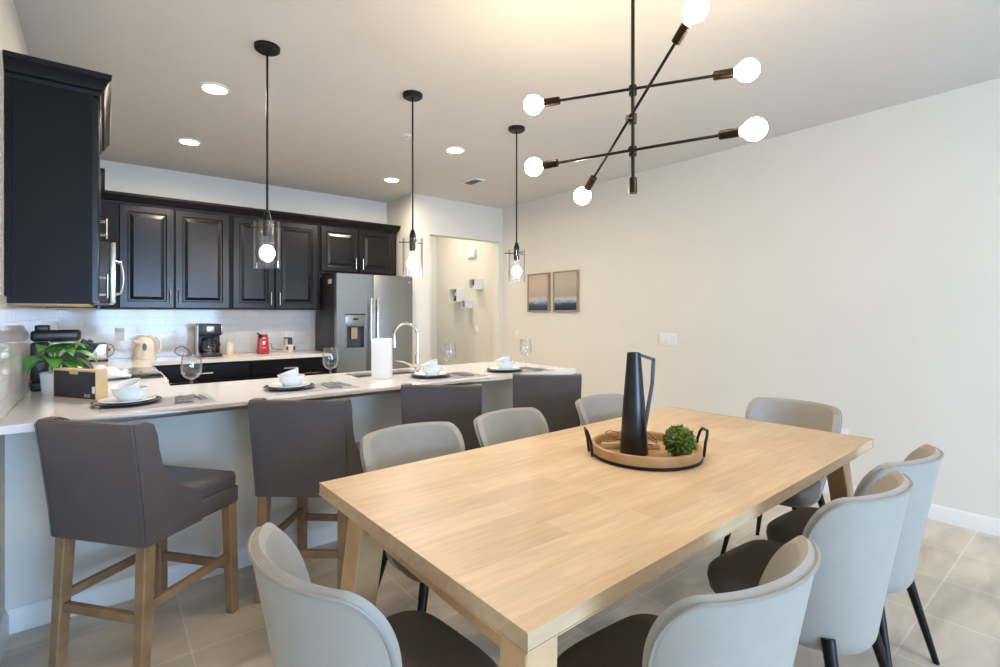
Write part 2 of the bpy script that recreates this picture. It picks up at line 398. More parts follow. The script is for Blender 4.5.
# sink and tap
t = thing('kitchen_sink', 'sunken stainless sink basin in the breakfast bar top', 'sink', (1.535, 3.215, .70))
b = MB(); x0, x1, y0, y1 = 1.285, 1.785, 3.085, 3.345
b.box(x0-.012, x0, y0-.012, y1+.012, .70, CZ-CT); b.box(x1, x1+.012, y0-.012, y1+.012, .70, CZ-CT); b.box(x0, x1, y0-.012, y0, .70, CZ-CT)
b.box(x0, x1, y1, y1+.012, .70, CZ-CT); b.box(x0-.012, x1+.012, y0-.012, y1+.012, .69, .70); b.build('basin', 'steel', t)
b = MB(); b.cyl((1.535, 3.215, .70), (1.535, 3.215, .704), .045); b.build('drain', 'chrome', t)
t = thing('kitchen_tap', 'tall chrome gooseneck tap beside the white box', 'tap', (1.70, 3.05, CZ))
b = MB(); b.lathe([(0, 0), (.028, 0), (.028, .012), (.022, .02), (.019, .11), (.014, .13), (0, .13)], (1.70, 3.05, CZ)); b.build('base', 'chrome', t)
pts = [(1.70, 3.05, CZ+.1), (1.70, 3.05, CZ+.24)]
dx, dy = -.74, .67
for k in range(0, 13):
    a = PI*k/12; r = .082
    pts.append((1.70+dx*r*(1-math.cos(a)), 3.05+dy*r*(1-math.cos(a)), CZ+.265+r*math.sin(a)))
pts.append((1.70+dx*.164, 3.05+dy*.164, CZ+.235))
b = MB(); b.tube(pts, .0095, 14); b.build('spout', 'chrome', t)
b = MB(); e = Vector(pts[-1]); b.cyl(e+Vector((0, 0, .005)), e-Vector((0, 0, .055)), .012, .0135); b.build('spray_head', 'chrome', t)
b = MB(); b.cyl((1.685, 3.04, CZ+.06), (1.62, 3.0, CZ+.065), .012, .011); b.tube([(1.63, 3.0, CZ+.065), (1.60, 3.05, CZ+.085), (1.56, 3.10, CZ+.095)], [.008, .007, .006], 10); b.build('lever', 'chrome', t)

# ------------------------------------------------------------------ wall cabinets
UZ0, UZ1, FY = 1.372, 2.325, 5.505
CROWN = [(-.02, 2.30), (.006, 2.30), (.008, 2.318), (.02, 2.326), (.034, 2.36), (.045, 2.372), (.047, 2.394), (-.02, 2.394)]
def wall_unit(x0, x1, z0, splits, label, hz, hxs):
    t = thing('wall_cabinet', label, 'cabinet', ((x0+x1)/2, 5.67, z0), 'wall cabinets above the back counter')
    b = MB(); b.box(x0, x1, FY, YB-.002, z0, UZ1); b.build('body', 'cabm', t)
    b = MB(); b.box(x0+.015, x1-.015, FY+.02, YB-.01, z0-.003, z0); ptag(b.build('underside', 'cabin', t), 'pale wood underside')
    f = lambda a, d, z: (a, FY-d, z)
    for (a0, a1), hx in zip(splits, hxs):
        b = MB(); b.panel(a0, a1, z0+.012, UZ1-.03, .021, f); d = b.build('door', 'cab', t, ang=4)
        handle(d, (hx, FY-.021, hz), (0, 0, 1), .125, (0, -1, 0))
    return t
wall_unit(-.03, .995, UZ0, [(.108, .508), (.520, .965)], 'dark two-door wall cabinet nearest the microwave, above the kettle', 1.485, (.478, .55))
wall_unit(.9955, 1.855, UZ0, [(1.000, 1.378), (1.395, 1.825)], 'dark two-door wall cabinet above the coffee maker and red can opener', 1.485, (1.345, 1.43))
wall_unit(1.8555, 2.775, 1.79, [(1.865, 2.285), (2.300, 2.745)], 'short dark two-door wall cabinet above the refrigerator', 1.90, (2.25, 2.335))
# left wall run
LX = -.04
def left_unit(y0, y1, z0, z1, label, hy, hz, xf=LX):
    t = thing('wall_cabinet', label, 'cabinet', (-.18, (y0+y1)/2, z0), 'wall cabinets on the left wall')
    b = MB(); b.box(XL+.002, xf, y0, y1, z0, z1)
    if y0 < 3:
        b.box(XL+.002, XL+.022, y0-.006, y0, z0, z1-.02); b.box(xf-.028, xf, y0-.006, y0, z0, z1-.02)
    b.build('body', 'cabm', t)
    b = MB(); b.box(XL+.015, xf-.012, y0+.012, y1-.012, z0-.003, z0); ptag(b.build('underside', 'cabin', t), 'pale wood underside')
    f = lambda a, d, z: (xf+d, a, z); ym = (y0+y1)/2
    for (a0, a1), h in zip(((y0+.01, ym-.004), (ym+.004, y1-.01)), hy):
        b = MB(); b.panel(a0, a1, z0+.012, z1-.03, .022, f); d = b.build('door', 'cab', t, ang=4)
        handle(d, (xf+.022, h, hz), (0, 0, 1), .125, (1, 0, 0))
    return t
left_unit(2.862, 3.88, UZ0, UZ1, 'tall dark wall cabinet with plain end panel on the left wall', (3.33, 3.41), 1.475)
left_unit(3.885, 4.65, 1.775, 2.28, 'short dark wall cabinet above the microwave', (4.23, 4.31), 1.90)
left_unit(4.655, 5.50, UZ0, UZ1, 'dark corner wall cabinet behind the microwave', (5.05, 5.12), 1.475)
def crown(name, path, label):
    b = MB(); b.sweep(CROWN, path); tag(b.build(name, 'cabm'), label, 'moulding', 'crown mouldings')
crown('crown_moulding', [(XL+.002, 2.862), (LX+.022, 2.862), (LX+.022, 3.88), (XL+.002, 3.88)], 'dark crown moulding on top of the tall left cabinet')
crown('crown_moulding', [(LX+.0, 4.655), (LX+.0, FY-.001), (2.775, FY-.001), (2.775, YB-.002)], 'dark crown moulding along the tops of the back wall cabinets')

# microwave over the stove
t = thing('microwave', 'black and steel over-the-range microwave with bar handle', 'microwave', (-.13, 4.27, 1.39))
bx(XL+.009, .028, 3.892, 4.648, 1.392, 1.77, bev=.004).build('body', 'black', t)
d = bx(.029, .058, 3.892, 4.648, 1.395, 1.77, bev=.004).build('door', 'steel', t)
bx(.058, .0595, 3.96, 4.36, 1.46, 1.71).build('window', 'bglass', d)
b = MB(); hp = [(.058, 4.42, 1.46), (.095, 4.42, 1.475)]+[(.095+.012*math.sin(PI*k/8), 4.42, 1.475+.21*k/8) for k in range(1, 8)]+[(.095, 4.42, 1.685), (.058, 4.42, 1.70)]
b.tube(hp, .009, 10); b.build('handle', 'nickel', d)
bx(.058, .0595, 4.46, 4.63, 1.42, 1.74).build('control_panel', 'bglass', t)

# stove
t = thing('kitchen_range', 'electric range with black glass top and steel front', 'stove', (0, 4.27, 0))
bx(XL+.012, .27, 3.888, 4.656, .03, .905).build('body', 'frgray', t)
bx(XL+.012, .305, 3.888, 4.656, .905, .924, bev=.004).build('cooktop', 'bglass', t)
b = MB()
for cx, cy, r in ((-.16, 4.08, .09), (-.16, 4.46, .11), (.13, 4.08, .11), (.13, 4.46, .08)):
    b.lathe([(r-.003, .0002), (r, .0004), (r, 0)], (cx, cy, .924), 36)
b.build('burner_ring', 'grille', t)
b = MB(); b.box(.27, .312, 3.89, 4.654, .83, .918, bev=.006); cp = b.build('control_panel', 'steel', t)
for k in range(5):
    b = MB(); y = 3.99+k*.14; b.cyl((.312, y, .872), (.34, y, .872), .021, .018); b.build('knob', 'steel', cp)
d = bx(.27, .305, 3.895, 4.65, .22, .815, bev=.006).build('oven_door', 'steel', t)
bx(.305, .307, 4.0, 4.54, .34, .66).build('window', 'bglass', d)
b = MB(); b.cyl((.35, 3.94, .765), (.35, 4.6, .765), .012)
for y in (3.98, 4.56): b.cyl((.305, y, .765), (.35, y, .765), .009)
b.build('handle', 'steel', d)
bx(.27, .305, 3.895, 4.65, .04, .205, bev=.006).build('drawer', 'steel', t)
# towel on the stove
def cloth(cx, cy, cz, w, d, amp, name, m, seed):
    rnd = random.Random(seed); b = MB(); n = 18; ph = [rnd.uniform(0, 6) for _ in range(6)]
    def P(i, j, dz):
        u, v = i/n-.5, j/n-.5
        h = amp*(.5+.5*math.sin(9*u+ph[0]+3*v))*(.6+.4*math.cos(11*v+ph[1]-4*u))+amp*.4*(math.sin(19*u*v+ph[2])+1)*.5
        e = max(0, 1-(max(abs(u), abs(v))*2)**6)
        x = cx+u*w*(1+.08*math.sin(7*v+ph[3])); y = cy+v*d*(1+.1*math.sin(6*u+ph[4]))
        return (x, y, cz+.003+h*e+dz)
    for dz in (0, .004):
        pass
    T = [[b.bm.verts.new(P(i, j, .004)) for j in range(n+1)] for i in range(n+1)]; Bt = [[b.bm.verts.new(P(i, j, -.003)) for j in range(n+1)] for i in range(n+1)]
    for i in range(n):
        for j in range(n):
            b.bm.faces.new((T[i][j], T[i+1][j], T[i+1][j+1], T[i][j+1])); b.bm.faces.new((Bt[i][j], Bt[i][j+1], Bt[i+1][j+1], Bt[i+1][j]))
    for i in range(n):
        b.bm.faces.new((T[i][0], Bt[i][0], Bt[i+1][0], T[i+1][0])); b.bm.faces.new((T[i][n], T[i+1][n], Bt[i+1][n], Bt[i][n]))
        b.bm.faces.new((T[0][i], T[0][i+1], Bt[0][i+1], Bt[0][i])); b.bm.faces.new((T[n][i], Bt[n][i], Bt[n][i+1], T[n][i+1]))
    return b.build(name, m, ang=80)
tag(cloth(.0, 4.13, .925, .26, .36, .045, 'dish_towel', 'cloth', 3), 'crumpled white dish towel lying on the black stove top', 'towel')

# ------------------------------------------------------------------ refrigerator
t = thing('refrigerator', 'grey side-by-side refrigerator with dispenser in left door', 'refrigerator', (2.345, 5.45, 0))
FX0, FX1, FF = 1.900, 2.790, 5.12
b = MB(); b.box(FX0+.004, FX1-.004, FF+.075, YB-.04, .02, 1.735, bev=.004); b.build('body', 'frgray', t)
b = MB(); b.box(FX0+.02, FX1-.02, FF+.06, FF+.5, 1.735, 1.765); b.build('hinge_cover', 'frgray', t)
def fdoor(x0, x1, hole=None):
    b = MB()
    if hole is None: b.box(x0, x1, FF, FF+.068, .06, 1.755, bev=.006)
    else:
        hx0, hx1, hz0, hz1 = hole
        b.box(x0, hx0, FF, FF+.068, .06, 1.755); b.box(hx1, x1, FF, FF+.068, .06, 1.755)
        b.box(hx0, hx1, FF, FF+.068, .06, hz0); b.box(hx0, hx1, FF, FF+.068, hz1, 1.755); b.box(hx0, hx1, FF+.058, FF+.068, hz0, hz1)
    return b.build('door', 'slate', t)
dl = fdoor(FX0, 2.300, (2.005, 2.200, .97, 1.20)); dr_ = fdoor(2.308, FX1)
def fhandle(d, x):
    b = MB(); z0, z1 = .62, 1.50
    b.box(x-.014, x+.014, FF-.062, FF-.040, z0, z1, bev=.006)
    for z in (z0+.04, z1-.04): b.box(x-.01, x+.01, FF-.042, FF, z-.02, z+.02, bev=.003)
    b.build('handle', 'nickel', d)
fhandle(dl, 2.266); fhandle(dr_, 2.342)
b = MB(); b.box(1.992, 2.212, FF-.006, FF+.004, 1.195, 1.318, bev=.002); b.box(1.992, 2.006, FF-.006, FF+.004, .955, 1.195); b.box(2.199, 2.212, FF-.006, FF+.004, .955, 1.195); b.box(1.992, 2.212, FF-.012, FF+.05, .945, .97); dp = b.build('dispenser_bezel', 'slate', dl)
b = MB(); b.box(2.006, 2.199, FF+.050, FF+.057, .972, 1.194); b.build('dispenser_recess', 'disp', dl)
b = MB(); b.box(2.065, 2.135, FF+.018, FF+.032, 1.06, 1.185, bev=.004); b.build('dispenser_paddle', 'paddle', dl)
b = MB(); b.box(2.075, 2.13, FF-.008, FF-.005, 1.262, 1.285, bev=.001); b.build('display', 'bglass', dl)
b = MB(); b.box(1.99, 2.214, FF-.008, FF+.002, 1.318, 1.330, bev=.002); b.build('dispenser_hood', 'black', dl)
b = MB(); b.box(2.735, 2.762, FF-.003, FF+.001, 1.675, 1.705, bev=.0008); bd = b.build('badge', 'nickel', dr_)
b = MB(); b.tube([(2.7485+.009*math.cos(a*PI/8), FF-.0034, 1.69+.009*math.sin(a*PI/8)) for a in range(16)], .0012, 6, closed=True); b.build('badge_ring', 'frgray', bd)
b = MB(); b.box(FX0+.001, FX0+.004, 5.28, 5.38, 1.655, 1.70); st = ptag(b.build('sticker', 'plate', t), 'small white paper label on the dark side')
b = MB(); b.box(FX0+.0005, FX0+.001, 5.30, 5.33, 1.668, 1.690); b.box(FX0+.0005, FX0+.001, 5.34, 5.37, 1.668, 1.690); b.build('print', 'grille', st)

# ------------------------------------------------------------------ ceiling fixtures
def can_light():
    t = thing('recessed_light', '', 'ceiling light', (0, 0, H), 'recessed ceiling lights')
    b = MB(); b.lathe([(.062, -.001), (.066, -.010), (.085, -.006), (.088, 0), (.062, 0)], (0, 0, H)); b.build('trim_ring', 'white', t)
    b = MB(); b.lathe([(0, -.0035), (.063, -.0035), (.063, -.0005), (0, -.0005)], (0, 0, H)); b.build('lens', 'can', t)
    return t
t0 = can_light(); cans = [((.542, 3.545), 'round recessed ceiling light nearest the tall left cabinet'), ((.546, 4.765), 'round recessed ceiling light above the first wall cabinet doors'),
    ((2.36, 3.585), 'round recessed ceiling light between the second and third glass pendants'), ((2.362, 4.79), 'round recessed ceiling light in front of the refrigerator')]
for i, ((x, y), l) in enumerate(cans):
    if i == 0: t0.location = (x, y, H); t0['label'] = l
    else: dup(t0, (x, y, H), label=l)
t = thing('living_fill_light', 'added round fill light on the ceiling behind the camera, out of view', 'ceiling light', (1.7, -2.4, H))  # unseen fixture added to throw warm light on the bar front
b = MB(); b.lathe([(0, -.015), (.26, -.015), (.265, 0), (0, 0)], (1.7, -2.4, H), 40); b.build('base', 'white', t)
b = MB(); b.lathe([(0, -.10), (.14, -.088), (.22, -.05), (.245, -.015), (0, -.015)], (1.7, -2.4, H), 40); b.build('diffuser', M['livfill'], t)
t = thing('air_vent', 'small grey louvred air vent in the ceiling', 'vent', (3.07, 4.31, H))
b = MB(); b.box(3.0, 3.14, 4.19, 4.205, H-.012, H); b.box(3.0, 3.14, 4.425, 4.44, H-.012, H); b.box(3.0, 3.015, 4.205, 4.425, H-.012, H); b.box(3.125, 3.14, 4.205, 4.425, H-.012, H); b.build('frame', 'plate', t)
b = MB()
for k in range(8):
    y = 4.215+k*.0275; b.hexa([(3.015, y, H-.012), (3.125, y, H-.012), (3.125, y+.004, H-.012), (3.015, y+.004, H-.012)], [(3.015, y+.016, H-.001), (3.125, y+.016, H-.001), (3.125, y+.02, H-.001), (3.015, y+.02, H-.001)])
b.build('louvre', 'grille', t)
t = thing('sprinkler', 'tiny white fire sprinkler on the ceiling beside the middle pendant', 'sprinkler', (1.87, 3.525, H))
b = MB(); b.lathe([(0, -.006), (.03, -.006), (.034, 0), (0, 0)], (1.87, 3.525, H)); b.build('cover_plate', 'plate', t)
b = MB(); b.cyl((1.87, 3.525, H-.005), (1.87, 3.525, H-.03), .006); b.lathe([(0, -.034), (.016, -.034), (.016, -.031), (0, -.031)], (1.87, 3.525, H)); b.build('head', 'chrome', t)

t = thing('hall_fill_light', 'added round fill light on the hall ceiling, out of view', 'ceiling light', (3.5, 6.0, H))  # unseen fixture added to brighten the hall
b = MB(); b.lathe([(0, -.012), (.15, -.012), (.155, 0), (0, 0)], (3.5, 6.0, H), 36); b.build('base', 'white', t)
b = MB(); b.lathe([(0, -.075), (.08, -.065), (.13, -.035), (.14, -.012), (0, -.012)], (3.5, 6.0, H), 36); b.build('diffuser', M['hallfill'], t)
# pendants
def pendant():
    t = thing('pendant_lamp', '', 'pendant lamp', (0, 0, H), 'glass pendants over the breakfast bar')
    b = MB(); b.lathe([(0, -.028), (.05, -.028), (.062, -.02), (.064, 0), (0, 0)], (0, 0, H)); b.build('canopy', 'blackm', t)
    b = MB(); b.cyl((0, 0, H-.02), (0, 0, 1.86), .0058, seg=10); b.build('rod', 'blackm', t)
    b = MB(); b.lathe([(0, 1.875), (.01, 1.87), (.021, 1.835), (.022, 1.752), (.018, 1.735), (0, 1.735)]); sk = b.build('socket', 'blackm', t)
    b = MB(); b.lathe([(.015, 1.735), (.015, 1.712), (.022, 1.686)], seg=20); b.build('bulb_neck', 'shade', sk)
    pr_ = [(0, 1.613)]+[(.037*math.sin(PI*k/14), 1.650-.037*math.cos(PI*k/14)) for k in range(1, 12)]+[(.020, 1.686), (0, 1.688)]
    b = MB(); b.lathe(pr_); b.build('bulb', 'bulbc', t)
    b = MB(); R = .065; b.lathe([(R, 1.570), (R, 1.814), (R-.004, 1.814), (R-.004, 1.570), (R, 1.570)], seg=40); b.build('glass_shade', 'shade', t)
    for a in (.3, .3+2*PI/3, .3+4*PI/3):
        b = MB(); c, s = math.cos(a), math.sin(a)
        b.cyl((.018*c, .018*s, 1.79), (.082*c, .082*s, 1.79), .0035, seg=8); b.lathe([(0, -.006), (.006, -.003), (.006, .003), (0, .006)], (.084*c, .084*s, 1.79), 10); b.build('pin', 'blackm', t)
    return t
p0 = pendant()
for i, ((x, y), l) in enumerate([((.675, 2.82), 'clear glass cylinder pendant in front of the wall cabinets, nearest one'), ((1.553, 2.85), 'clear glass cylinder pendant hanging beside the refrigerator, middle one'), ((2.452, 2.875), 'clear glass cylinder pendant beside the two framed pictures')]):
    if i == 0: p0.location = (x, y, H); p0['label'] = l
    else: dup(p0, (x, y, H), label=l)

# chandelier
cx, cy = 1.660, 1.228
t = thing('chandelier', 'black sputnik chandelier with six bare globe bulbs over the table', 'chandelier', (cx, cy, H))
b = MB(); b.lathe([(0, -.03), (.055, -.03), (.065, -.022), (.066, 0), (0, 0)], (cx, cy, H)); b.build('canopy', 'blackm', t)
b = MB(); b.cyl((cx, cy, H-.02), (cx, cy, 1.86), .0075, seg=12); b.build('pole', 'blackm', t)
b = MB(); b.cyl((cx, cy, 1.812), (cx, cy, 1.872), .0165, seg=18); b.cyl((cx, cy, 1.872), (cx, cy, 1.878), .0165, .008, seg=18); b.build('end_cap', 'bronze', t)
c_, s_ = .7822, .6230
def camvec(r, d, z): return Vector((r*c_+d*s_, -r*s_+d*c_, z))
def arm(z, v):
    v = Vector(v); u = v.normalized(); L = v.length; o = Vector((cx, cy, z))
    side = u.cross(Vector((0, 0, 1))).normalized()*.016
    o = o+side
    b = MB(); b.cyl(o-u*(L-.10), o+u*(L-.10), .0058, seg=10); a = b.build('arm', 'blackm', t)
    b = MB(); b.cyl((cx, cy, z-.019), (cx, cy, z+.019), .0155, seg=16); b.cyl(o-side*1.2, o+side*.9, .012, seg=14); b.build('hub', 'blackm', a)
    for s in (-1, 1):
        b = MB(); e = o+u*s*(L-.115); b.tube([e-u*s*.004, e, e+u*s*.05, e+u*s*.066], [.009, .0165, .0175, .0175], 18); b.build('socket', 'bronze', a)
        R = .040; cc = o+u*s*L; b = MB()
        pf = [(0, R)]+[(R*math.sin(PI*k/16), R*math.cos(PI*k/16)) for k in range(1, 14)]+[(.0155, -R*1.04), (.0145, -R*1.12), (0, -R*1.12)]
        b.lathe(pf, seg=24); q = Vector((0, 0, 1)).rotation_difference(u*s).to_matrix().to_4x4()
        b.xform(Matrix.Translation(cc) @ q); b.build('bulb', 'bulbw', a)
arm(2.224, camvec(.385, -.15, 0)); arm(2.11, camvec(.132, -.338, .23)); arm(1.98, camvec(.375, -.225, 0))

# ------------------------------------------------------------------ pictures and plates
def picture(y0, y1, z0, z1, m, label):
    t = thing('framed_picture', label, 'picture', (XR, (y0+y1)/2, z0), 'framed seascapes on the right wall')
    X = XR-.035; fw = .016; b = MB()
    b.box(X, XR, y0, y0+fw, z0, z1, bev=.002); b.box(X, XR, y1-fw, y1, z0, z1, bev=.002); b.box(X, XR, y0+fw, y1-fw, z0, z0+fw, bev=.002); b.box(X, XR, y0+fw, y1-fw, z1-fw, z1, bev=.002); b.build('frame', 'framewood', t)
    bx(XR-.022, XR-.004, y0+fw, y1-fw, z0+fw, z1-fw).build('print', m, t)
a1 = art_mat('seascape_print_a', 3.1, srgb(196, 176, 158), srgb(176, 160, 156), srgb(70, 85, 100), srgb(28, 38, 55))
a2 = art_mat('seascape_print_b', 7.7, srgb(190, 178, 158), srgb(168, 158, 154), srgb(52, 66, 92), srgb(18, 26, 44))
picture(4.285, 4.667, 1.357, 1.825, a1, 'wood framed seascape nearest the hall, with grey green sea')
picture(3.822, 4.214, 1.355, 1.825, a2, 'wood framed seascape with darker blue sea, right of the pair')
def plate(y0, y1, z0, z1, label, n, kind, X=XR, name=None):
    t = thing(kind, label, 'outlet' if 'outlet' in kind else 'switch', (X, (y0+y1)/2, z0))
    bx(X-.007, X, y0, y1, z0, z1, bev=.002).build('cover_plate', 'plate', t)
    for k in range(n):
        yc = y0+(y1-y0)*(k+.5)/n
        if 'outlet' in kind:
            for zc in (z0+(z1-z0)*.3, z0+(z1-z0)*.7): bx(X-.010, X-.007, yc-.016, yc+.016, zc-.013, zc+.013, bev=.001).build('socket', 'white', t)
        else: bx(X-.011, X-.007, yc-.016, yc+.016, z0+(z1-z0)*.22, z0+(z1-z0)*.78, bev=.001).build('rocker', 'white', t)
plate(2.60, 2.80, 1.03, 1.145, 'triple white light switch on the right wall behind the vase', 3, 'light_switch')
plate(4.86, 4.93, .99, 1.11, 'single white light switch on the right wall below the left picture', 1, 'light_switch')
plate(1.235, 1.305, .385, .50, 'white wall outlet low on the right wall past the table end', 1, 'wall_outlet')
plate(5.765, 5.84, 1.045, 1.16, 'single white light switch inside the hall, below the cube shelves', 1, 'light_switch')
t = thing('wall_outlet', 'white wall outlet on the tiled splashback beside the kettle', 'outlet', (.116, YB-.008, 1.076))
bx(.080, .152, YB-.015, YB-.008, 1.078, 1.196, bev=.002).build('cover_plate', 'plate', t)
for z in (1.112, 1.162): bx(.100, .132, YB-.018, YB-.015, z-.013, z+.013, bev=.001).build('socket', 'white', t)
# hall wall cubes
def cube_shelf(y0, y1, z0, z1, label):
    t = thing('cube_shelf', label, 'shelf', (XR, (y0+y1)/2, z0), 'white cube shelves on the hall wall'); X0 = 4.05; w = .012; b = MB()
    b.box(X0, XR-.001, y0, y1, z0, z0+w); b.box(X0, XR-.001, y0, y1, z1-w, z1); b.box(X0, XR-.001, y0, y0+w, z0+w, z1-w); b.box(X0, XR-.001, y1-w, y1, z0+w, z1-w)
    b.build('shell', 'white', t); bx(XR-.012, XR-.001, y0+w, y1-w, z0+w, z1-w).build('back_panel', 'grille', t)
cube_shelf(6.10, 6.32, 1.505, 1.705, 'large white cube shelf holding a small figurine on the hall wall')
cube_shelf(5.65, 5.80, 1.675, 1.825, 'white cube shelf with a green plant, highest on the hall wall')
cube_shelf(5.89, 6.00, 1.415, 1.53, 'smallest white cube shelf with a blue jar on the hall wall')
t = thing('figurine', 'small black and white figurine inside the large cube shelf', 'figurine', (4.10, 6.20, 1.517))
b = MB(); b.lathe([(0, 0), (.03, 0), (.034, .02), (.02, .06), (.012, .08), (0, .08)], (4.10, 6.20, 1.517)); b.build('body', 'black', t)
b = MB(); b.lathe([(0, .078), (.014, .082), (.022, .10), (.018, .125), (0, .135)], (4.10, 6.20, 1.517)); b.build('head', 'white', t)
t = thing('potted_plant', 'tiny green plant inside the highest hall cube shelf', 'plant', (4.10, 5.725, 1.687))
b = MB(); b.lathe([(0, 0), (.024, 0), (.03, .04), (.026, .04), (.02, .006), (0, .006)], (4.10, 5.725, 1.687)); b.build('pot', 'white', t)
b = MB()
for k in range(14):
    a = k*2.4; r = .02+.012*(k % 3); b.tube([(4.10, 5.725, 1.70), (4.10+r*.5*math.cos(a), 5.725+r*.5*math.sin(a), 1.745), (4.10+r*math.cos(a), 5.725+r*math.sin(a), 1.765+.012*(k % 4))], [.004, .008, .001], 6)
b.build('foliage', 'leaf', t)
b = MB(); b.lathe([(0, 0), (.024, 0), (.03, .02), (.028, .045), (.018, .06), (.02, .066), (0, .066)], (4.10, 5.945, 1.427)); tag(b.build('blue_jar', 'blue'), 'blue grey jar inside the smallest hall cube shelf', 'jar')
t = thing('door_chime', 'pale door chime box high on the hall wall', 'door chime', (XR, 5.87, 2.15))
bx(4.135, XR, 5.79, 5.90, 2.155, 2.255, bev=.006).build('cover', 'plate', t); bx(4.150, XR, 5.80, 5.985, 2.14, 2.158, bev=.004).build('ledge', 'plate', t)

# ------------------------------------------------------------------ dining table
t = thing('dining_table', 'long light wood dining table with butcher block top', 'table', (1.67, 1.2, 0))
TC = [(.578, 1.715), (.600, .675), (2.774, .722), (2.752, 1.762)]
def tp(u, v): # u along the length 0-1, v across 0 (far side) - 1 (camera side)
    a = Vector(TC[0]).lerp(Vector(TC[3]), u); c = Vector(TC[1]).lerp(Vector(TC[2]), u); return a.lerp(c, v)
b = MB(); b.box(0, 1, 0, 1, 0, 1)
for v in b.bm.verts:
    q = tp(v.co.x, v.co.y); v.co = Vector((q.x, q.y, .712+v.co.z*.038))
bmesh.ops.bevel(b.bm, geom=list(b.bm.edges), offset=.0025, segments=2, affect='EDGES'); b.build('tabletop', 'wood', t)
def tleg(tx0, tx1, ty0, ty1, dx, dy):
    b = MB(); z = .7125
    b.hexa([(tx0+dx, ty0+dy, 0), (tx1+dx, ty0+dy, 0), (tx1+dx, ty1+dy, 0), (tx0+dx, ty1+dy, 0)], [(tx0, ty0, z), (tx1, ty0, z), (tx1, ty1, z), (tx0, ty1, z)])
    bmesh.ops.bevel(b.bm, geom=list(b.bm.edges), offset=.003, segments=1, affect='EDGES'); b.build('leg', 'woodleg', t)
tleg(.606, .69, 1.42, 1.525, -.012, .17)
tleg(.604, .686, .680, .760, -.01, .0)
tleg(2.42, 2.50, .735, .805, .22, -.02)
tleg(2.66, 2.74, 1.66, 1.745, .0, .0)
b = MB(); b.box(.69, 2.43, 1.17, 1.25, .655, .712); b.box(.625, .675, .76, 1.42, .655, .712); b.box(2.62, 2.67, .80, 1.66, .655, .712); b.build('apron', 'woodleg', t)

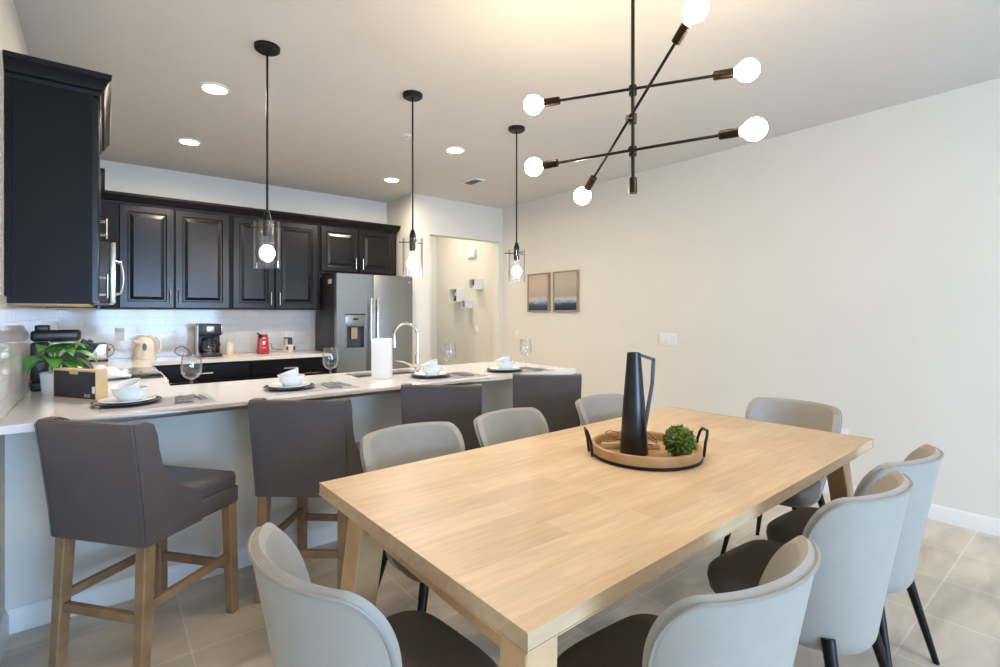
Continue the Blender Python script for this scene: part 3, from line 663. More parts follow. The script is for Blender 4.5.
# ------------------------------------------------------------------ dining chairs
def chair():
    t = thing('dining_chair', '', 'chair', (0, 0, 0), 'upholstered dining chairs around the table')
    nu, nv = 40, 44; TH = .028; Z0, ZT = .325, .826
    def umax(v):
        r = .32
        if v < 1-r: return 1.0
        q = (v-(1-r))/r; return 1-.36*(1-math.sqrt(max(0, 1-q**2.2)))
    def P(u, v, off):
        zt = ZT-.010*abs(u)**2; z = Z0+(zt-Z0)*v
        W = .158+.102*v**.85 - off; D = .15-.02*v; yb = -.195-.078*v**1.1
        lo = max(0, (.10-v)/.10); W -= .022*lo*lo; yb += .022*lo*lo
        A = 1.22; th = u*A
        x = W*math.sin(th)/math.sin(A); y = yb+off+(D)*(1-math.cos(th))/(1-math.cos(A))
        return Vector((x, y, z))
    b = MB(); G = []
    for off in (0, TH):
        rows = []
        for j in range(nv+1):
            v = 1-(1-j/nv)**1.6; v = v if j < nv else .999; um = umax(v)
            if off: v2 = .02+v*.975
            else: v2 = v
            rows.append([b.bm.verts.new(P(um*(-1+2*i/nu)*(1 if not off else .985), v2, off)) for i in range(nu+1)])
        G.append(rows)
    for j in range(nv):
        for i in range(nu):
            A, B = G
            b.bm.faces.new((A[j][i], A[j][i+1], A[j+1][i+1], A[j+1][i])); b.bm.faces.new((B[j][i], B[j+1][i], B[j+1][i+1], B[j][i+1]))
    def loop(R): return [R[j][0] for j in range(nv)]+R[nv][:]+[R[j][nu] for j in range(nv-1, -1, -1)]
    la, lb = loop(G[0]), loop(G[1])
    # rounded rim: a middle ring pushed outward
    mid = []
    for p, q in zip(la, lb):
        m_ = (p.co+q.co)/2; ctr = Vector((0, -.15, .6)); o = Vector(((m_.x)*.06, 0.004, max(0, m_.z-.62)*.055)); mid.append(b.bm.verts.new(m_+o))
    for k in range(len(la)-1):
        b.bm.faces.new((la[k], mid[k], mid[k+1], la[k+1])); b.bm.faces.new((mid[k], lb[k], lb[k+1], mid[k+1]))
    for i in range(nu): b.bm.faces.new((G[0][0][i], G[1][0][i], G[1][0][i+1], G[0][0][i+1]))
    b.bm.faces.new((la[0], lb[0], mid[0])); b.bm.faces.new((la[-1], mid[-1], lb[-1]))
    pts = [p.co.copy()+Vector((0, -.001, .0)) for p in la]
    bk = b.build('backrest', 'linen', t, ang=50)
    c2 = MB(); c2.tube(pts[::1], .0042, 6); c2.build('piping', 'pipe', bk)
    # seat cushion
    def seat_at(sc, z, yo=0):
        n = 40; R = []
        for k in range(n):
            a = 2*PI*k/n; ca, sa = math.cos(a), math.sin(a); e = .45
            x = .222*sc*math.copysign(abs(ca)**e, ca); y = .205*sc*math.copysign(abs(sa)**e, sa)+.045
            x *= (1-.34*max(0, -(y-.08)/.24)**1.4 if y < .08 else 1)*.96
            R.append((x, y+yo, z))
        return R
    b = MB(); rings = [[b.bm.verts.new(p) for p in seat_at(s, z)] for s, z in ((.70, .372), (.90, .378), (.97, .40), (1, .435), (.985, .458), (.93, .471), (.75, .477), (.4, .480))]
    n = 40
    for A, B in zip(rings, rings[1:]):
        for k in range(n): b.bm.faces.new((A[k], A[(k+1) % n], B[(k+1) % n], B[k]))
    b.bm.faces.new(rings[0][::-1]); b.bm.faces.new(rings[-1]); b.build('seat', 'seat', t, ang=60)
    for sx in (-1, 1):
        for sy, yt, yf in ((1, .16, .205), (-1, -.13, -.215)):
            b = MB(); b.tube([(sx*.135, yt, .39), (sx*.215, yf, 0)], [.019, .0105], 12); b.build('leg', 'blackm', t)
    b = MB(); b.box(-.15, .15, .14, .17, .366, .38); b.box(-.14, .14, -.14, -.11, .366, .38); b.box(-.02, .02, -.12, .14, .366, .38); b.build('seat_frame', 'blackm', t)
    return t
ch = chair()
spots = [((.512, 1.09), -PI/2+.10, 'light upholstered chair at the near left short end of the table'),
    ((1.045, 1.745), PI+.03, 'light upholstered chair on the bar side of the table, nearest its left corner'),
    ((1.61, 1.745), PI+.14, 'light upholstered chair on the bar side of the table, middle one'),
    ((2.32, 1.75), PI+.05, 'light upholstered chair on the bar side of the table, right behind the vase'),
    ((2.86, 1.16), PI/2, 'light upholstered chair at the far short end by the right wall'),
    ((1.035, .65), -.06, 'light upholstered chair on the camera side of the table, nearest the camera'),
    ((1.78, .655), -.06, 'light upholstered chair on the camera side of the table, middle of three'),
    ((2.272, .672), -.06, 'light upholstered chair on the camera side of the table, closest to the right wall')]
for i, ((x, y), rz, l) in enumerate(spots):
    if i == 0: ch.location = (x, y, 0); ch.rotation_euler = (0, 0, rz); ch['label'] = l
    else: dup(ch, (x, y, 0), rz, l)

# ------------------------------------------------------------------ bar stools (facing +Y at rotation 0)
def stool():
    t = thing('bar_stool', '', 'stool', (0, 0, 0), 'bar stools along the breakfast bar')
    b = MB()
    W = .220
    # wing / side profile in (y, z)
    prof = [(-.198, .485), (-.208, .6), (-.233, .80), (-.250, .925), (-.244, .937), (-.205, .940), (-.175, .927), (-.158, .885), (-.150, .83), (-.135, .77), (-.108, .715), (-.06, .668), (-.0, .635), (.03, .622), (.05, .60), (.05, .485)]
    def taper(x, z): return x*(.98+.03*max(0, (z-.485)/.45))
    for s in (-1, 1):
        x0, x1 = (s*W, s*(W-.048))
        b.prism(prof, min(x0, x1), max(x0, x1), lambda u, v, q: (taper(q, v), u, v))
    # back slab
    n = 9; back = [(-.205, .485), (-.215, .6), (-.240, .80), (-.258, .925), (-.250, .937), (-.205, .931), (-.19, .90), (-.165, .7), (-.15, .485)]
    b.prism(back, -(W-.003), W-.003, lambda u, v, q: (taper(q, v), u, v))
    bmesh.ops.bevel(b.bm, geom=[e for e in b.bm.edges if e.calc_face_angle(0) > .9], offset=.009, segments=2, affect='EDGES')
    bk = b.build('backrest', 'stool', t, ang=40)
    b = MB(); zz = lambda u, z: (u*taper(W-.012, z)/1.0)
    for s in (-1, 1):
        b.tube([(taper(s*(W-.003), z), y-.002, z) for y, z in ((-.205, .49), (-.215, .6), (-.240, .80), (-.257, .925))], .003, 6)
    b.tube([(taper(q*(W-.003), .93), -.256, .929) for q in (-1, -.5, 0, .5, 1)], .003, 6)
    b.build('seam', 'stool', bk)
    b = MB(); b.box(-.2165, .2165, -.15, .256, .487, .565, bev=.012); b.box(-.212, .212, -.15, .254, .555, .628, bev=.022, seg=3, fn=lambda c: (c.x, c.y, c.z+.010*max(0, 1-(c.x/.2)**2)*max(0, 1-((c.y-.05)/.2)**2)*(1 if c.z > .6 else 0))); b.build('seat', 'stool', t, ang=50)
    lw = .046
    for sx in (-1, 1):
        for (yt, yf) in ((-.175, -.200), (.226, .240)):
            b = MB(); xt, xf = sx*.188, sx*.194
            c = lambda x, y, z, h: [(x-h, y-h, z), (x+h, y-h, z), (x+h, y+h, z), (x-h, y+h, z)]
            b.hexa(c(xf, yf, 0, lw*.44), c(xt, yt, .497, lw*.5)); bmesh.ops.bevel(b.bm, geom=list(b.bm.edges), offset=.004, segments=1, affect='EDGES'); b.build('leg', 'stoolwood', t)
        b = MB(); b.box(sx*.190-.011, sx*.190+.011, -.185, .23, .238, .272, bev=.002); b.build('stretcher', 'stoolwood', t)
    for y, z in ((-.19, .22), (.228, .215)):
        b = MB(); b.box(-.18, .18, y-.011, y+.011, z-.017, z+.017, bev=.002); b.build('stretcher', 'stoolwood', t)
    return t
so = stool()
def spot_for(bx_, by_, ang):  # from the centre of the back's top edge and the heading (clockwise from +Y)
    F = Vector((math.sin(ang), math.cos(ang))); return (bx_+F.x*.235, by_+F.y*.235, 0)
D = math.radians
for i, (x, y, a, l) in enumerate([(-.043, 2.34, 51.5, 'grey bar stool farthest left, its seat turned to show its side'), (.69, 2.335, 41, 'grey bar stool behind the first light chair, with its wooden legs in view'),
    (1.455, 2.345, 40, 'grey bar stool in front of the tap, third along from the left wall'), (2.245, 2.33, 41, 'grey bar stool at the right end of the breakfast bar')]):
    loc = spot_for(x, y, D(a))
    if i == 0: so.location = loc; so.rotation_euler = (0, 0, -D(a)); so['label'] = l
    else: dup(so, loc, -D(a), l)

# ------------------------------------------------------------------ place settings on the bar
SEATS = ['by the left wall', 'left of the white box', 'by the chrome tap', 'at the bar\'s right end']
POS = [(.085, 2.84), (.80, 2.865), (1.675, 2.83), (2.255, 2.78)]
GL = [(.338, 2.862), (1.031, 2.873), (1.80, 2.80), (2.53, 2.86)]
protos = {}
def place(key, maker, x, y, z, label, rz=0):
    if key not in protos:
        o = maker(); protos[key] = o; o.location = (x, y, z); o.rotation_euler = (0, 0, rz); o['label'] = label; return o
    return dup(protos[key], (x, y, z), rz, label)
def mk_mat():
    return tag(bx(-.215, .215, -.14, .14, 0, .003, bev=.001, seg=1).build('placemat', 'mat'), '', 'placemat', 'placemats on the bar')
def mk_charger():
    b = MB(); b.lathe([(0, 0), (.08, 0), (.127, .012), (.132, .014), (.128, .017), (.082, .006), (0, .006)], seg=40); return tag(b.build('charger_plate', 'charger'), '', 'plate', 'dark blue charger plates on the bar')
def mk_plate():
    b = MB(); b.lathe([(0, 0), (.07, 0), (.105, .012), (.109, .014), (.106, .017), (.07, .006), (0, .006)], seg=36); return tag(b.build('dinner_plate', 'porc'), '', 'plate', 'white plates on the bar')
def mk_bowl():
    b = MB(); b.lathe([(0, 0), (.038, 0), (.044, .006), (.060, .024), (.069, .058), (.066, .059), (.056, .026), (.038, .012), (0, .010)], seg=36); return tag(b.build('bowl', 'porc'), '', 'bowl', 'white bowls on the bar')
def mk_cup():
    b = MB(); b.lathe([(0, 0), (.028, 0), (.032, .006), (.048, .024), (.058, .056), (.055, .056), (.045, .026), (.03, .010), (0, .008)], seg=36)
    b.xform(Matrix.Translation((-.004, 0, .012)) @ Matrix.Rotation(D(-20), 4, 'Y') @ Matrix.Translation((.004, 0, 0))); return tag(b.build('small_bowl', 'porc'), '', 'bowl', 'small white bowls tipped into the larger ones')
def mk_glass():
    t = thing('wine_glass', '', 'wine glass', (0, 0, 0), 'stemmed wine glasses on the bar')
    b = MB(); b.lathe([(.0375, .215), (.044, .18), (.0475, .15), (.043, .118), (.028, .096), (.008, .088), (.0065, .0885), (.027, .098), (.0415, .119), (.046, .15), (.0428, .18), (.0365, .215), (.0375, .215)], seg=36); b.build('bowl', 'glass', t)
    b = MB(); b.lathe([(0, .089), (.0065, .088), (.0042, .06), (.0042, .012), (.010, .005), (.034, .002), (.036, 0), (0, 0)], seg=28); b.build('stem', 'glass', t); return t
def mk_napkin():
    b = MB(); b.prism([(-.05, 0), (.05, 0), (.047, .005), (.02, .010), (0, .007), (-.02, .011), (-.047, .005)], -.10, .10, lambda u, v, q: (u*(1-.25*abs(q)/.1), q, v)); return tag(b.build('napkin', 'napkin'), '', 'napkin', 'folded grey napkins on the bar')
def mk_fork():
    b = MB(); b.bar((0, -.09, .003), (0, .03, .004), .006, .002, .004, .002); b.bar((0, .03, .004), (0, .055, .003), .004, .002, .02, .002)
    for k in range(4): b.bar((-.0085+.0057*k, .055, .003), (-.0085+.0057*k, .095, .006), .0026, .0016)
    return tag(b.build('fork', 'chrome'), '', 'fork', 'forks on the bar')
def mk_knife():
    b = MB(); b.bar((0, -.11, .003), (0, -.01, .003), .009, .004); b.bar((0, -.01, .003), (.002, .10, .003), .016, .0015, .006, .001); return tag(b.build('table_knife', 'chrome'), '', 'knife', 'table knives on the bar')
for i, ((x, y), (gx, gy), s) in enumerate(zip(POS, GL, SEATS)):
    place('mat', mk_mat, x+.115, y-.035, CZ, 'grey woven placemat lying on the bar '+s)
    place('ch', mk_charger, x, y, CZ+.003, 'dark blue charger plate '+s)
    place('pl', mk_plate, x, y, CZ+.010, 'white plate stacked on the dark charger '+s)
    place('bo', mk_bowl, x+.01, y, CZ+.017, 'white bowl resting on the plates '+s)
    place('cu', mk_cup, x+.01, y, CZ+.030, 'small white bowl tipped inside the bowl '+s, rz=(.5, -.5, -.4, -.5)[i])
    place('na', mk_napkin, x+.215, y-.05, CZ+.003, 'folded grey napkin right of the plate '+s, rz=-.1)
    place('fo', mk_fork, x+.27, y-.02, CZ+.0035, 'silver fork lying on the placemat '+s, rz=.12)
    place('kn', mk_knife, x+.295, y-.02, CZ+.0035, 'silver table knife lying on the placemat '+s, rz=.05)
    place('gl', mk_glass, gx, gy, CZ+(.0032 if gy < y+.10 and gx < x+.33 else .001), 'clear stemmed wine glass right of the setting '+s)
# white box standing on the bar
b = MB(); b.box(-.058, .058, -.045, .045, 0, .255, bev=.004); o = tag(b.build('white_box', 'plate'), 'tall plain white box standing on the bar by the tap', 'box'); o.location = (1.395, 2.965, CZ+.0005); o.rotation_euler = (0, 0, D(-38))

# ------------------------------------------------------------------ things on the left counter
t = thing('wooden_crate', 'pale wood box with black front panel on the bar corner', 'box', (-.0904, 3.151, CZ+.001))
w, d, h = .315, .05, .145; b = MB()
b.box(-w/2, w/2, -d/2, d/2, 0, .008); b.box(-w/2, w/2, -d/2, d/2, h-.008, h); b.box(-w/2, -w/2+.008, -d/2, d/2, .008, h-.008); b.box(w/2-.008, w/2, -d/2, d/2, .008, h-.008); b.box(-w/2+.008, w/2-.008, d/2-.006, d/2, .008, h-.008)
b.xform(Matrix.Translation(t.location)); b.build('shell', 'palewood', t)
b = MB(); b.box(-w/2+.012, w/2-.010, -d/2-.002, -d/2+.004, .010, h-.010); b.xform(Matrix.Translation(t.location)); fp = ptag(b.build('front_panel', 'chalk', t), 'matt black front panel')
b = MB(); b.box(-.028, .032, -d/2-.004, -d/2-.001, h-.022, h-.006); b.xform(Matrix.Translation(t.location)); b.build('finger_notch', 'palewood', t)
b = MB(); b.box(w/2-.024, w/2-.006, -d/2-.004, -d/2-.001, .038, .07); b.xform(Matrix.Translation(t.location)); ptag(b.build('sticker', 'plate', t), 'small white sticker')
for dx in (.080, .102):
    b = MB(); b.box(dx, dx+.014, -d/2-.004, -d/2-.001, .018, .032); b.xform(Matrix.Translation(t.location)); b.build('stamp', 'grille', fp)
t.rotation_euler = (0, 0, D(-58))
# plant
px, py = -.20, 3.45
t = thing('potted_plant', 'broad-leaved green plant in a white pot behind the wooden box', 'plant', (px, py, CZ))
b = MB(); b.lathe([(0, 0), (.045, 0), (.05, .01), (.058, .11), (.054, .112), (.05, .10), (0, .098)], (px, py, CZ+.0005)); b.build('pot', 'porc', t)
b = MB(); b.lathe([(0, .101), (.049, .099), (.049, .095), (0, .095)], (px, py, CZ)); b.build('soil', 'soil', t)
b = MB()
def leaf(a, tilt, L, w, st, z0):
    ca, sa = math.cos(a), math.sin(a); n = 8; base = Vector((px, py, CZ+.10)); L *= 1.12; w *= 1.2; tip0 = base+Vector((ca*st*.35, sa*st*.35, z0+.035))
    b.tube([base, base.lerp(tip0, .6)+Vector((0, 0, .01)), tip0], .003, 6); rows = []
    for i in range(n+1):
        q = i/n; ww = w*math.sin(PI*min(1, (q*.94+.05))**.85); l = L*q
        c = tip0+Vector((ca*l*math.cos(tilt-.9*q), sa*l*math.cos(tilt-.9*q), l*math.sin(tilt-.9*q)*.9))
        s = Vector((-sa, ca, 0)); up = Vector((0, 0, ww*.28))
        rows.append([b.bm.verts.new(c-s*ww+up), b.bm.verts.new(c-s*ww*.5+up*.3), b.bm.verts.new(c), b.bm.verts.new(c+s*ww*.5+up*.3), b.bm.verts.new(c+s*ww+up)])
    for A, B in zip(rows, rows[1:]):
        for k in range(4): b.bm.faces.new((A[k], A[k+1], B[k+1], B[k]))
for a, ti, L, w_, st, z0 in ((-2.2, .5, .13, .035, .1, .05), (-.4, .6, .15, .038, .1, .06), (-.9, .25, .15, .036, .12, .03), (-1.5, .5, .13, .036, .1, .05), (.5, .9, .14, .038, .06, .08), (2.0, .8, .11, .034, .06, .07),
        (-1.9, .9, .12, .036, .05, .09), (-.1, .2, .14, .036, .12, .035), (-2.7, .3, .085, .03, .08, .03), (-1.1, .8, .14, .038, .06, .08), (-.65, 1.0, .13, .036, .05, .085)): leaf(a, ti, L, w_, st, z0)
b.build('foliage', 'leaf', t, ang=70)
# pod coffee machine
ax, ay = -.215, 3.70
t = thing('pod_coffee_machine', 'black single-serve coffee machine behind the green plant', 'coffee machine', (ax, ay, CZ))
bx(-.305, -.09, 3.59, 3.73, CZ+.0005, CZ+.05, bev=.012).build('base', 'black', t)
bx(-.305, -.235, 3.60, 3.72, CZ+.05, CZ+.26, bev=.012).build('column', 'black', t)
hd = bx(-.305, -.10, 3.59, 3.73, CZ+.265, CZ+.325, bev=.018, seg=3).build('brew_head', 'black', t)
bx(-.23, -.11, 3.61, 3.71, CZ+.235, CZ+.265, bev=.008).build('collar', 'steel', t)
b = MB(); b.box(-.29, -.23, 3.62, 3.70, CZ+.32, CZ+.352, bev=.008); b.build('lid_handle', 'black', hd)
bx(-.225, -.10, 3.62, 3.70, CZ+.05, CZ+.058).build('drip_tray', 'steel', t)
# knife block
t = thing('knife_block', 'black knife block with angled black handles beside the coffee machine', 'knife block', (-.115, 3.805, CZ))
b = MB(); b.prism([(-.07, 0), (.055, 0), (.055, .10), (-.02, .215), (-.085, .175)], 3.765, 3.85, lambda u, v, q: (u-.105, q, CZ+.0005+v)); b.build('block', 'black', t)
for k, (u, y) in enumerate(((-.055, 3.787), (-.055, 3.828), (-.02, 3.787), (-.02, 3.828), (.01, 3.807))):
    b = MB(); p = Vector((-.105+u*.8+.015, y, CZ+.17-.35*max(0, u+.03))); q = p+Vector((.045, -.005, .075+.01*(k % 2))); b.bar(p, q, .014, .022, .013, .026); b.bar(q, q+Vector((.004, 0, .006)), .015, .027); b.build('handle', 'black', t)

# ------------------------------------------------------------------ things on the back counter
# toaster
t = thing('toaster', 'small steel toaster against the splashback in the corner', 'toaster', (-.05, 5.6, CZ)); 
bx(-.135, .03, 5.51, 5.68, CZ+.012, CZ+.155, bev=.022, seg=3).build('body', 'steel', t)
b = MB(); b.box(-.12, .015, 5.545, 5.57, CZ+.154, CZ+.158); b.box(-.12, .015, 5.62, 5.645, CZ+.154, CZ+.158); b.build('slot', 'black', t)
bx(-.135, .03, 5.515, 5.675, CZ+.0005, CZ+.016, bev=.004).build('foot', 'black', t)
bx(.029, .045, 5.575, 5.615, CZ+.09, CZ+.105, bev=.003).build('lever', 'black', t)
b = MB(); b.box(-.055, -.049, 5.506, 5.512, CZ+.05, CZ+.12); b.build('trim', 'chrome', t)
b = MB(); b.tube([(.03, 5.66, CZ+.03), (.065, 5.70, CZ+.05), (.075, 5.72, CZ+.09), (.06, 5.74, CZ+.13), (.03, 5.77, CZ+.14), (-.0, 5.80, CZ+.11), (-.01, 5.815, CZ+.02)], .0032, 8); b.build('cord', 'black', t)
# kettle
kx, ky = .29, 5.55
t = thing('electric_kettle', 'rounded cream electric kettle on the back counter', 'kettle', (kx, ky, CZ))
b = MB(); b.lathe([(0, 0), (.085, 0), (.088, .014), (.08, .02), (0, .02)], (kx, ky, CZ+.0005), 36); b.build('base', 'cream', t)
b = MB(); b.lathe([(0, .02), (.078, .02), (.082, .04), (.08, .11), (.068, .165), (.045, .195), (.02, .207), (0, .208)], (kx, ky, CZ), 36); b.build('body', 'cream', t)
b = MB(); b.tube([(kx+.05, ky-.01, CZ+.19), (kx+.09, ky-.02, CZ+.195), (kx+.115, ky-.025, CZ+.16), (kx+.118, ky-.025, CZ+.10), (kx+.10, ky-.02, CZ+.06), (kx+.075, ky-.01, CZ+.045)], .0115, 12); b.build('handle', 'cream', t)
b = MB(); b.lathe([(0, 0), (.017, .0), (.017, .004), (0, .006)], seg=24, sy=2.0); b.xform(Matrix.Translation((kx-.005, ky-.0785, CZ+.115)) @ Matrix.Rotation(D(84), 4, 'X')); b.build('gauge', 'disp', t)
b = MB(); b.tube([(kx-.03, ky-.07, CZ+.15), (kx-.075, ky-.06, CZ+.17), (kx-.085, ky-.055, CZ+.178)], [.02, .013, .009], 10); b.build('spout', 'cream', t)
# coffee maker
t = thing('coffee_maker', 'black drip coffee maker with glass carafe on the back counter', 'coffee maker', (.79, 5.55, CZ))
bx(.69, .90, 5.45, 5.66, CZ+.0005, CZ+.035, bev=.01).build('base', 'black', t)
b = MB(); b.lathe([(.0, .005), (.068, .005), (.068, 0)], (.79, 5.535, CZ+.034)); b.build('warming_plate', 'steel', t)
b = MB(); b.box(.69, .90, 5.585, 5.66, CZ+.033, CZ+.235, bev=.008); b.build('column', 'black', t)
hd = bx(.69, .90, 5.455, 5.66, CZ+.205, CZ+.315, bev=.014, seg=3).build('brew_head', 'black', t)
b = MB(); b.box(.765, .83, 5.448, 5.456, CZ+.235, CZ+.295, bev=.002); b.build('display', 'steel', hd)
for q in ((.688, .70, 5.452, 5.60, CZ+.01, CZ+.31), (.89, .902, 5.452, 5.60, CZ+.21, CZ+.31)): bx(*q, bev=.004).build('side_trim', 'steel', t)
b = MB(); b.lathe([(0, .04), (.055, .04), (.064, .06), (.066, .10), (.05, .145), (.045, .165), (.043, .165), (.048, .144), (.064, .1), (.062, .06), (.053, .042), (0, .042)], (.79, 5.53, CZ), 32); ca_ = b.build('carafe', 'glass', t)
b = MB(); b.lathe([(0, .043), (.052, .043), (.061, .06), (.063, .085), (0, .085)], (.79, 5.53, CZ), 32); b.build('coffee', 'black', ca_)
b = MB(); b.lathe([(.046, .150), (.049, .150), (.049, .178), (.03, .186), (0, .186), (0, .17), (.046, .165)], (.79, 5.53, CZ), 28); b.tube([(.835, 5.515, CZ+.165), (.875, 5.505, CZ+.16), (.885, 5.5, CZ+.11), (.86, 5.51, CZ+.065)], .0085, 8); b.build('carafe_handle', 'black', ca_)
b = MB(); b.tube([(.69, 5.62, CZ+.03), (.63, 5.60, CZ+.006), (.56, 5.58, CZ+.02), (.52, 5.60, CZ+.05), (.545, 5.66, CZ+.09), (.60, 5.70, CZ+.10), (.65, 5.74, CZ+.06), (.68, 5.76, CZ+.01)], .0035, 8); b.build('cord', 'black', t)
# tray and jar
b = MB(); b.box(.915, 1.055, 5.47, 5.60, CZ+.0005, CZ+.008, bev=.002); b.box(.915, 1.055, 5.47, 5.475, CZ+.006, CZ+.014); b.box(.915, 1.055, 5.595, 5.60, CZ+.006, CZ+.014); tag(b.build('serving_tray', 'palewood'), 'small pale tray beside the coffee maker', 'tray')
t = thing('canister', 'small cream lidded canister on the tray by the coffee maker', 'jar', (.975, 5.535, CZ+.008))
b = MB(); b.lathe([(0, 0), (.034, 0), (.037, .01), (.037, .085), (.033, .095), (0, .095)], (.975, 5.535, CZ+.0085)); b.build('body', 'cream', t)
b = MB(); b.lathe([(0, .095), (.036, .095), (.036, .108), (.02, .116), (.012, .12), (.014, .135), (0, .137)], (.975, 5.535, CZ+.0085)); b.build('lid', 'cream', t)
# can opener
t = thing('can_opener', 'red upright electric can opener on the back counter', 'can opener', (1.29, 5.57, CZ))
b = MB(); b.box(-.055, .055, -.05, .05, 0, .20, bev=.012, seg=3)
for v in b.bm.verts: v.co = Vector((v.co.x*(1-.22*v.co.z/.2), v.co.y*(1-.3*v.co.z/.2), v.co.z))
b.xform(Matrix.Translation((1.29, 5.57, CZ+.0005))); bd = b.build('body', 'red', t)
b = MB(); b.cyl((1.265, 5.53, CZ+.18), (1.252, 5.51, CZ+.188), .018); b.bar((1.26, 5.54, CZ+.196), (1.225, 5.52, CZ+.215), .014, .012); b.build('cutting_head', 'black', t)
b = MB(); b.box(-.014, .014, 0, .003, -.018, .018, bev=.001)
for v in b.bm.verts:
    if v.co.z < 0: v.co.x *= .6
b.xform(Matrix.Translation((1.292, 5.5225, CZ+.115)) @ Matrix.Rotation(D(-4), 4, 'X')); b.build('crest', 'plate', bd)
b = MB(); b.box(1.278, 1.306, 5.5165, 5.5205, CZ+.062, CZ+.068); b.box(1.276, 1.308, 5.527, 5.531, CZ+.158, CZ+.168); b.build('lettering_strip', 'plate', bd)
b = MB(); b.tube([(1.345, 5.60, CZ+.10), (1.385, 5.62, CZ+.10), (1.395, 5.63, CZ+.05), (1.44, 5.64, CZ+.035), (1.50, 5.66, CZ+.03)], .003, 8); b.build('cord', 'black', t)
# chopper
t = thing('mini_chopper', 'small cream and black hand chopper near the refrigerator', 'kitchen appliance', (1.555, 5.57, CZ))
b = MB(); b.lathe([(0, 0), (.052, 0), (.056, .01), (.05, .075), (.04, .085), (0, .085)], (1.555, 5.57, CZ+.0005)); b.build('base', 'cream', t)
for s in (-1, 1):
    b = MB(); b.box(1.555+s*.036-.008, 1.555+s*.036+.008, 5.514, 5.526, CZ+.03, CZ+.07, bev=.004); b.build('foot', 'black', t)
b = MB(); b.cyl((1.562, 5.57, CZ+.085), (1.562, 5.57, CZ+.15), .022); b.build('cup', 'disp', t)
b = MB(); b.bar((1.575, 5.565, CZ+.152), (1.50, 5.56, CZ+.158), .03, .016); b.tube([(1.50, 5.56, CZ+.158), (1.496, 5.56, CZ+.11), (1.505, 5.56, CZ+.08)], .003, 6); b.build('arm', 'black', t)
b = MB(); b.cyl((1.53, 5.60, CZ+.155), (1.53, 5.60, CZ+.22), .011); b.build('pusher', 'plate', t)

# ------------------------------------------------------------------ centrepiece on the table
TZ = .7505
tx, ty = 1.735, 1.222
t = thing('serving_tray', 'round wooden tray with black metal handles on the table', 'tray', (tx, ty, TZ))
R = .218
b = MB(); b.lathe([(0, .004), (R-.004, .004), (R, .012), (R, .046), (R-.003, .05), (R-.013, .05), (R-.016, .046), (R-.016, .016), (0, .016)], (tx, ty, TZ), 64); b.build('dish', 'traywood', t)
b = MB(); b.lathe([(R-.03, 0), (R-.002, 0), (R+.002, .003), (R+.002, .013), (R-.03, .013), (R-.03, 0)], (tx, ty, TZ), 64); b.build('base_ring', 'blackm', t)
for s in (-1, 1):
    o = Vector((s*c_, -s*s_, 0)); n = Vector((s_, c_, 0)); ctr = Vector((tx, ty, TZ)) + o*(R+.006)
    ps = [(-.038, .004, 0), (-.040, .06, .006), (-.036, .088, .014), (-.024, .104, .02), (.024, .104, .02), (.036, .088, .014), (.040, .06, .006), (.038, .004, 0)]
    b = MB(); b.tube([ctr+n*a+Vector((0, 0, z))+o*k for a, z, k in ps], .0058, 8); b.build('handle', 'blackm', t)
# vase
vx, vy = 1.672, 1.232; VZ = TZ+.0165
t = thing('pitcher_vase', 'tall black tapered vase with angular loop handle on the tray', 'vase', (vx, vy, VZ))
b = MB(); b.lathe([(0, 0), (.054, 0), (.056, .004), (.043, .20), (.0275, .395), (.0265, .405), (.022, .405), (.022, .38), (0, .37)], (vx, vy, VZ), 40); b.build('body', 'vase', t)
def V(r, z): return Vector((vx+c_*r, vy-s_*r, VZ+z))
b = MB()
for p, q in ((V(.018, .398), V(.082, .376)), (V(.079, .382), V(.074, .28)), (V(.0745, .285), V(.042, .09))): b.bar(p, q, .012, .012, up=(-s_, -c_, 0))
b.build('handle', 'vase', t)
# boxwood ball
gx, gy, gz = 1.765, 1.085, TZ+.0165+.062
b = MB(); bmesh.ops.create_icosphere(b.bm, subdivisions=2, radius=.048, matrix=Matrix.Translation((gx, gy, gz)))
rnd = random.Random(5)
for k in range(620):
    zz = 1-2*(k+.5)/620; a = k*2.39996; r = math.sqrt(1-zz*zz); nrm = Vector((r*math.cos(a), r*math.sin(a), zz))
    p = Vector((gx, gy, gz))+nrm*(.046+rnd.random()*.014)
    s = nrm.cross(Vector((rnd.uniform(-1, 1), rnd.uniform(-1, 1), rnd.uniform(-1, 1)))).normalized(); u = (nrm.cross(s)+nrm*rnd.uniform(.3, 1.2)).normalized()
    w_ = .0042+rnd.random()*.002; dn = nrm*.004
    vs = [b.bm.verts.new(p-u*w_*1.3-dn), b.bm.verts.new(p+s*w_), b.bm.verts.new(p+u*w_*1.5+dn*1.2), b.bm.verts.new(p-s*w_)]; b.bm.faces.new(vs)
for v in b.bm.verts:
    if v.co.z < TZ+.0172: v.co.z = TZ+.0172
tag(b.build('boxwood_ball', 'box', ang=20), 'round green boxwood ball on the right of the tray', 'plant')
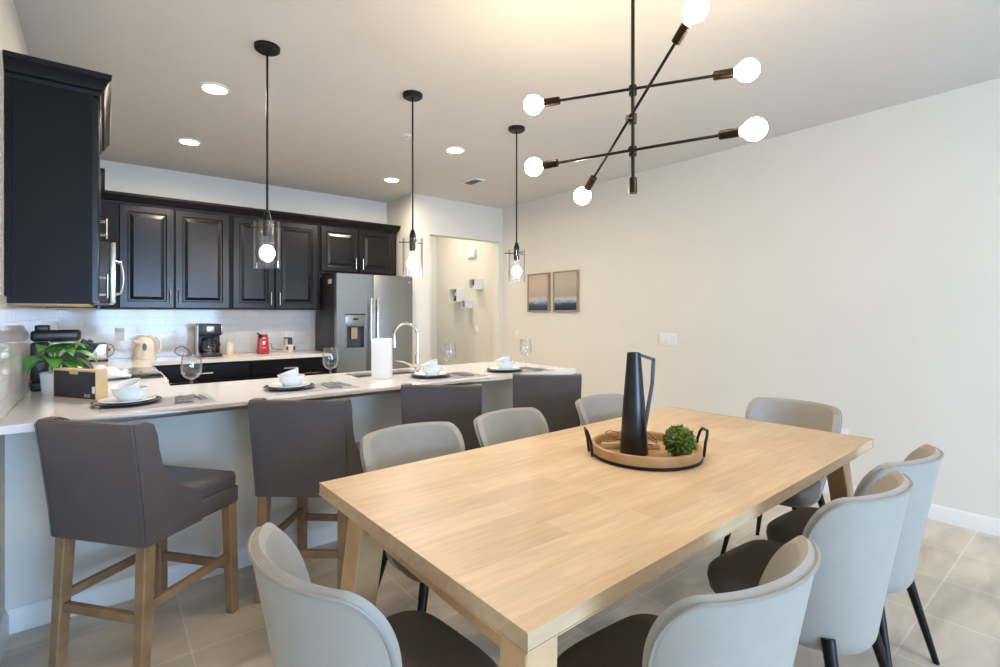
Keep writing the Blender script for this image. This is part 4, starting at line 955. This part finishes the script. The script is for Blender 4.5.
# wooden bar and wire loops
b = MB(); b.box(-.12, .12, -.011, .011, 0, .022, bev=.002); o = tag(b.build('wooden_bar', 'palewood'), 'pale wooden bar lying across the tray behind the vase', 'wooden bar'); o.location = (1.72, 1.285, TZ+.0165); o.rotation_euler = (0, 0, D(-41))
b = MB()
B0 = Vector((1.72, 1.285, TZ+.0405)); al = Vector((.755, -.656, 0)); pe = Vector((.656, .755, 0))
def wl(pts): b.tube([B0+al*a+pe*d+Vector((0, 0, z)) for a, d, z in pts], .0016, 6)
wl([(-.10, 0, .0), (-.03, .01, .012), (-.085, .03, .022), (-.095, .05, .03), (-.075, .055, .036), (-.04, .05, .03), (-.045, .035, .018), (-.07, .02, .01), (.0, .0, .002)])
wl([(.0, .0, .002), (.03, .0, .02), (.045, .01, .045), (.06, .015, .05), (.075, .01, .04), (.105, .0, .01), (.11, -.005, .0), (.09, -.01, -.006), (.06, -.016, .0), (.05, -.012, .012), (.075, .0, .02), (.105, .006, .0)])
tag(b.build('wire_loops', 'black'), 'thin loops of black wire on the wooden bar in the tray', 'wire')

# ------------------------------------------------------------------ light
def area(name, loc, rot, sx, sy, power, col):
    l = bpy.data.lights.new(name, 'AREA'); l.shape = 'RECTANGLE'; l.size = sx; l.size_y = sy; l.energy = power; l.color = col
    o = bpy.data.objects.new(name, l); C.objects.link(o); o.location = loc; o.rotation_euler = rot; return o
area('daylight', (1.2, YR-.16, 1.1), (D(90), 0, 0), 2.7, 2.0, 262, (.38, .63, 1))
w = bpy.data.worlds.new('world'); S.world = w; w.use_nodes = True
w.node_tree.nodes['Background'].inputs[0].default_value = (.55, .72, 1, 1); w.node_tree.nodes['Background'].inputs[1].default_value = 1.2

# ------------------------------------------------------------------ camera
cam = bpy.data.cameras.new('camera'); co = bpy.data.objects.new('camera', cam); C.objects.link(co)
cam.sensor_width = 36; cam.lens = 497.25/1000*36; cam.shift_y = -(333.5-314.0)/1000; cam.clip_start = .05
co.location = (0, 0, 1.3276); co.rotation_euler = (D(90), 0, D(-38.546)); S.camera = co
v = S.view_settings; v.view_transform = 'Standard'; v.look = 'None'; v.gamma = 1; v.exposure = .42; v.use_curve_mapping = False
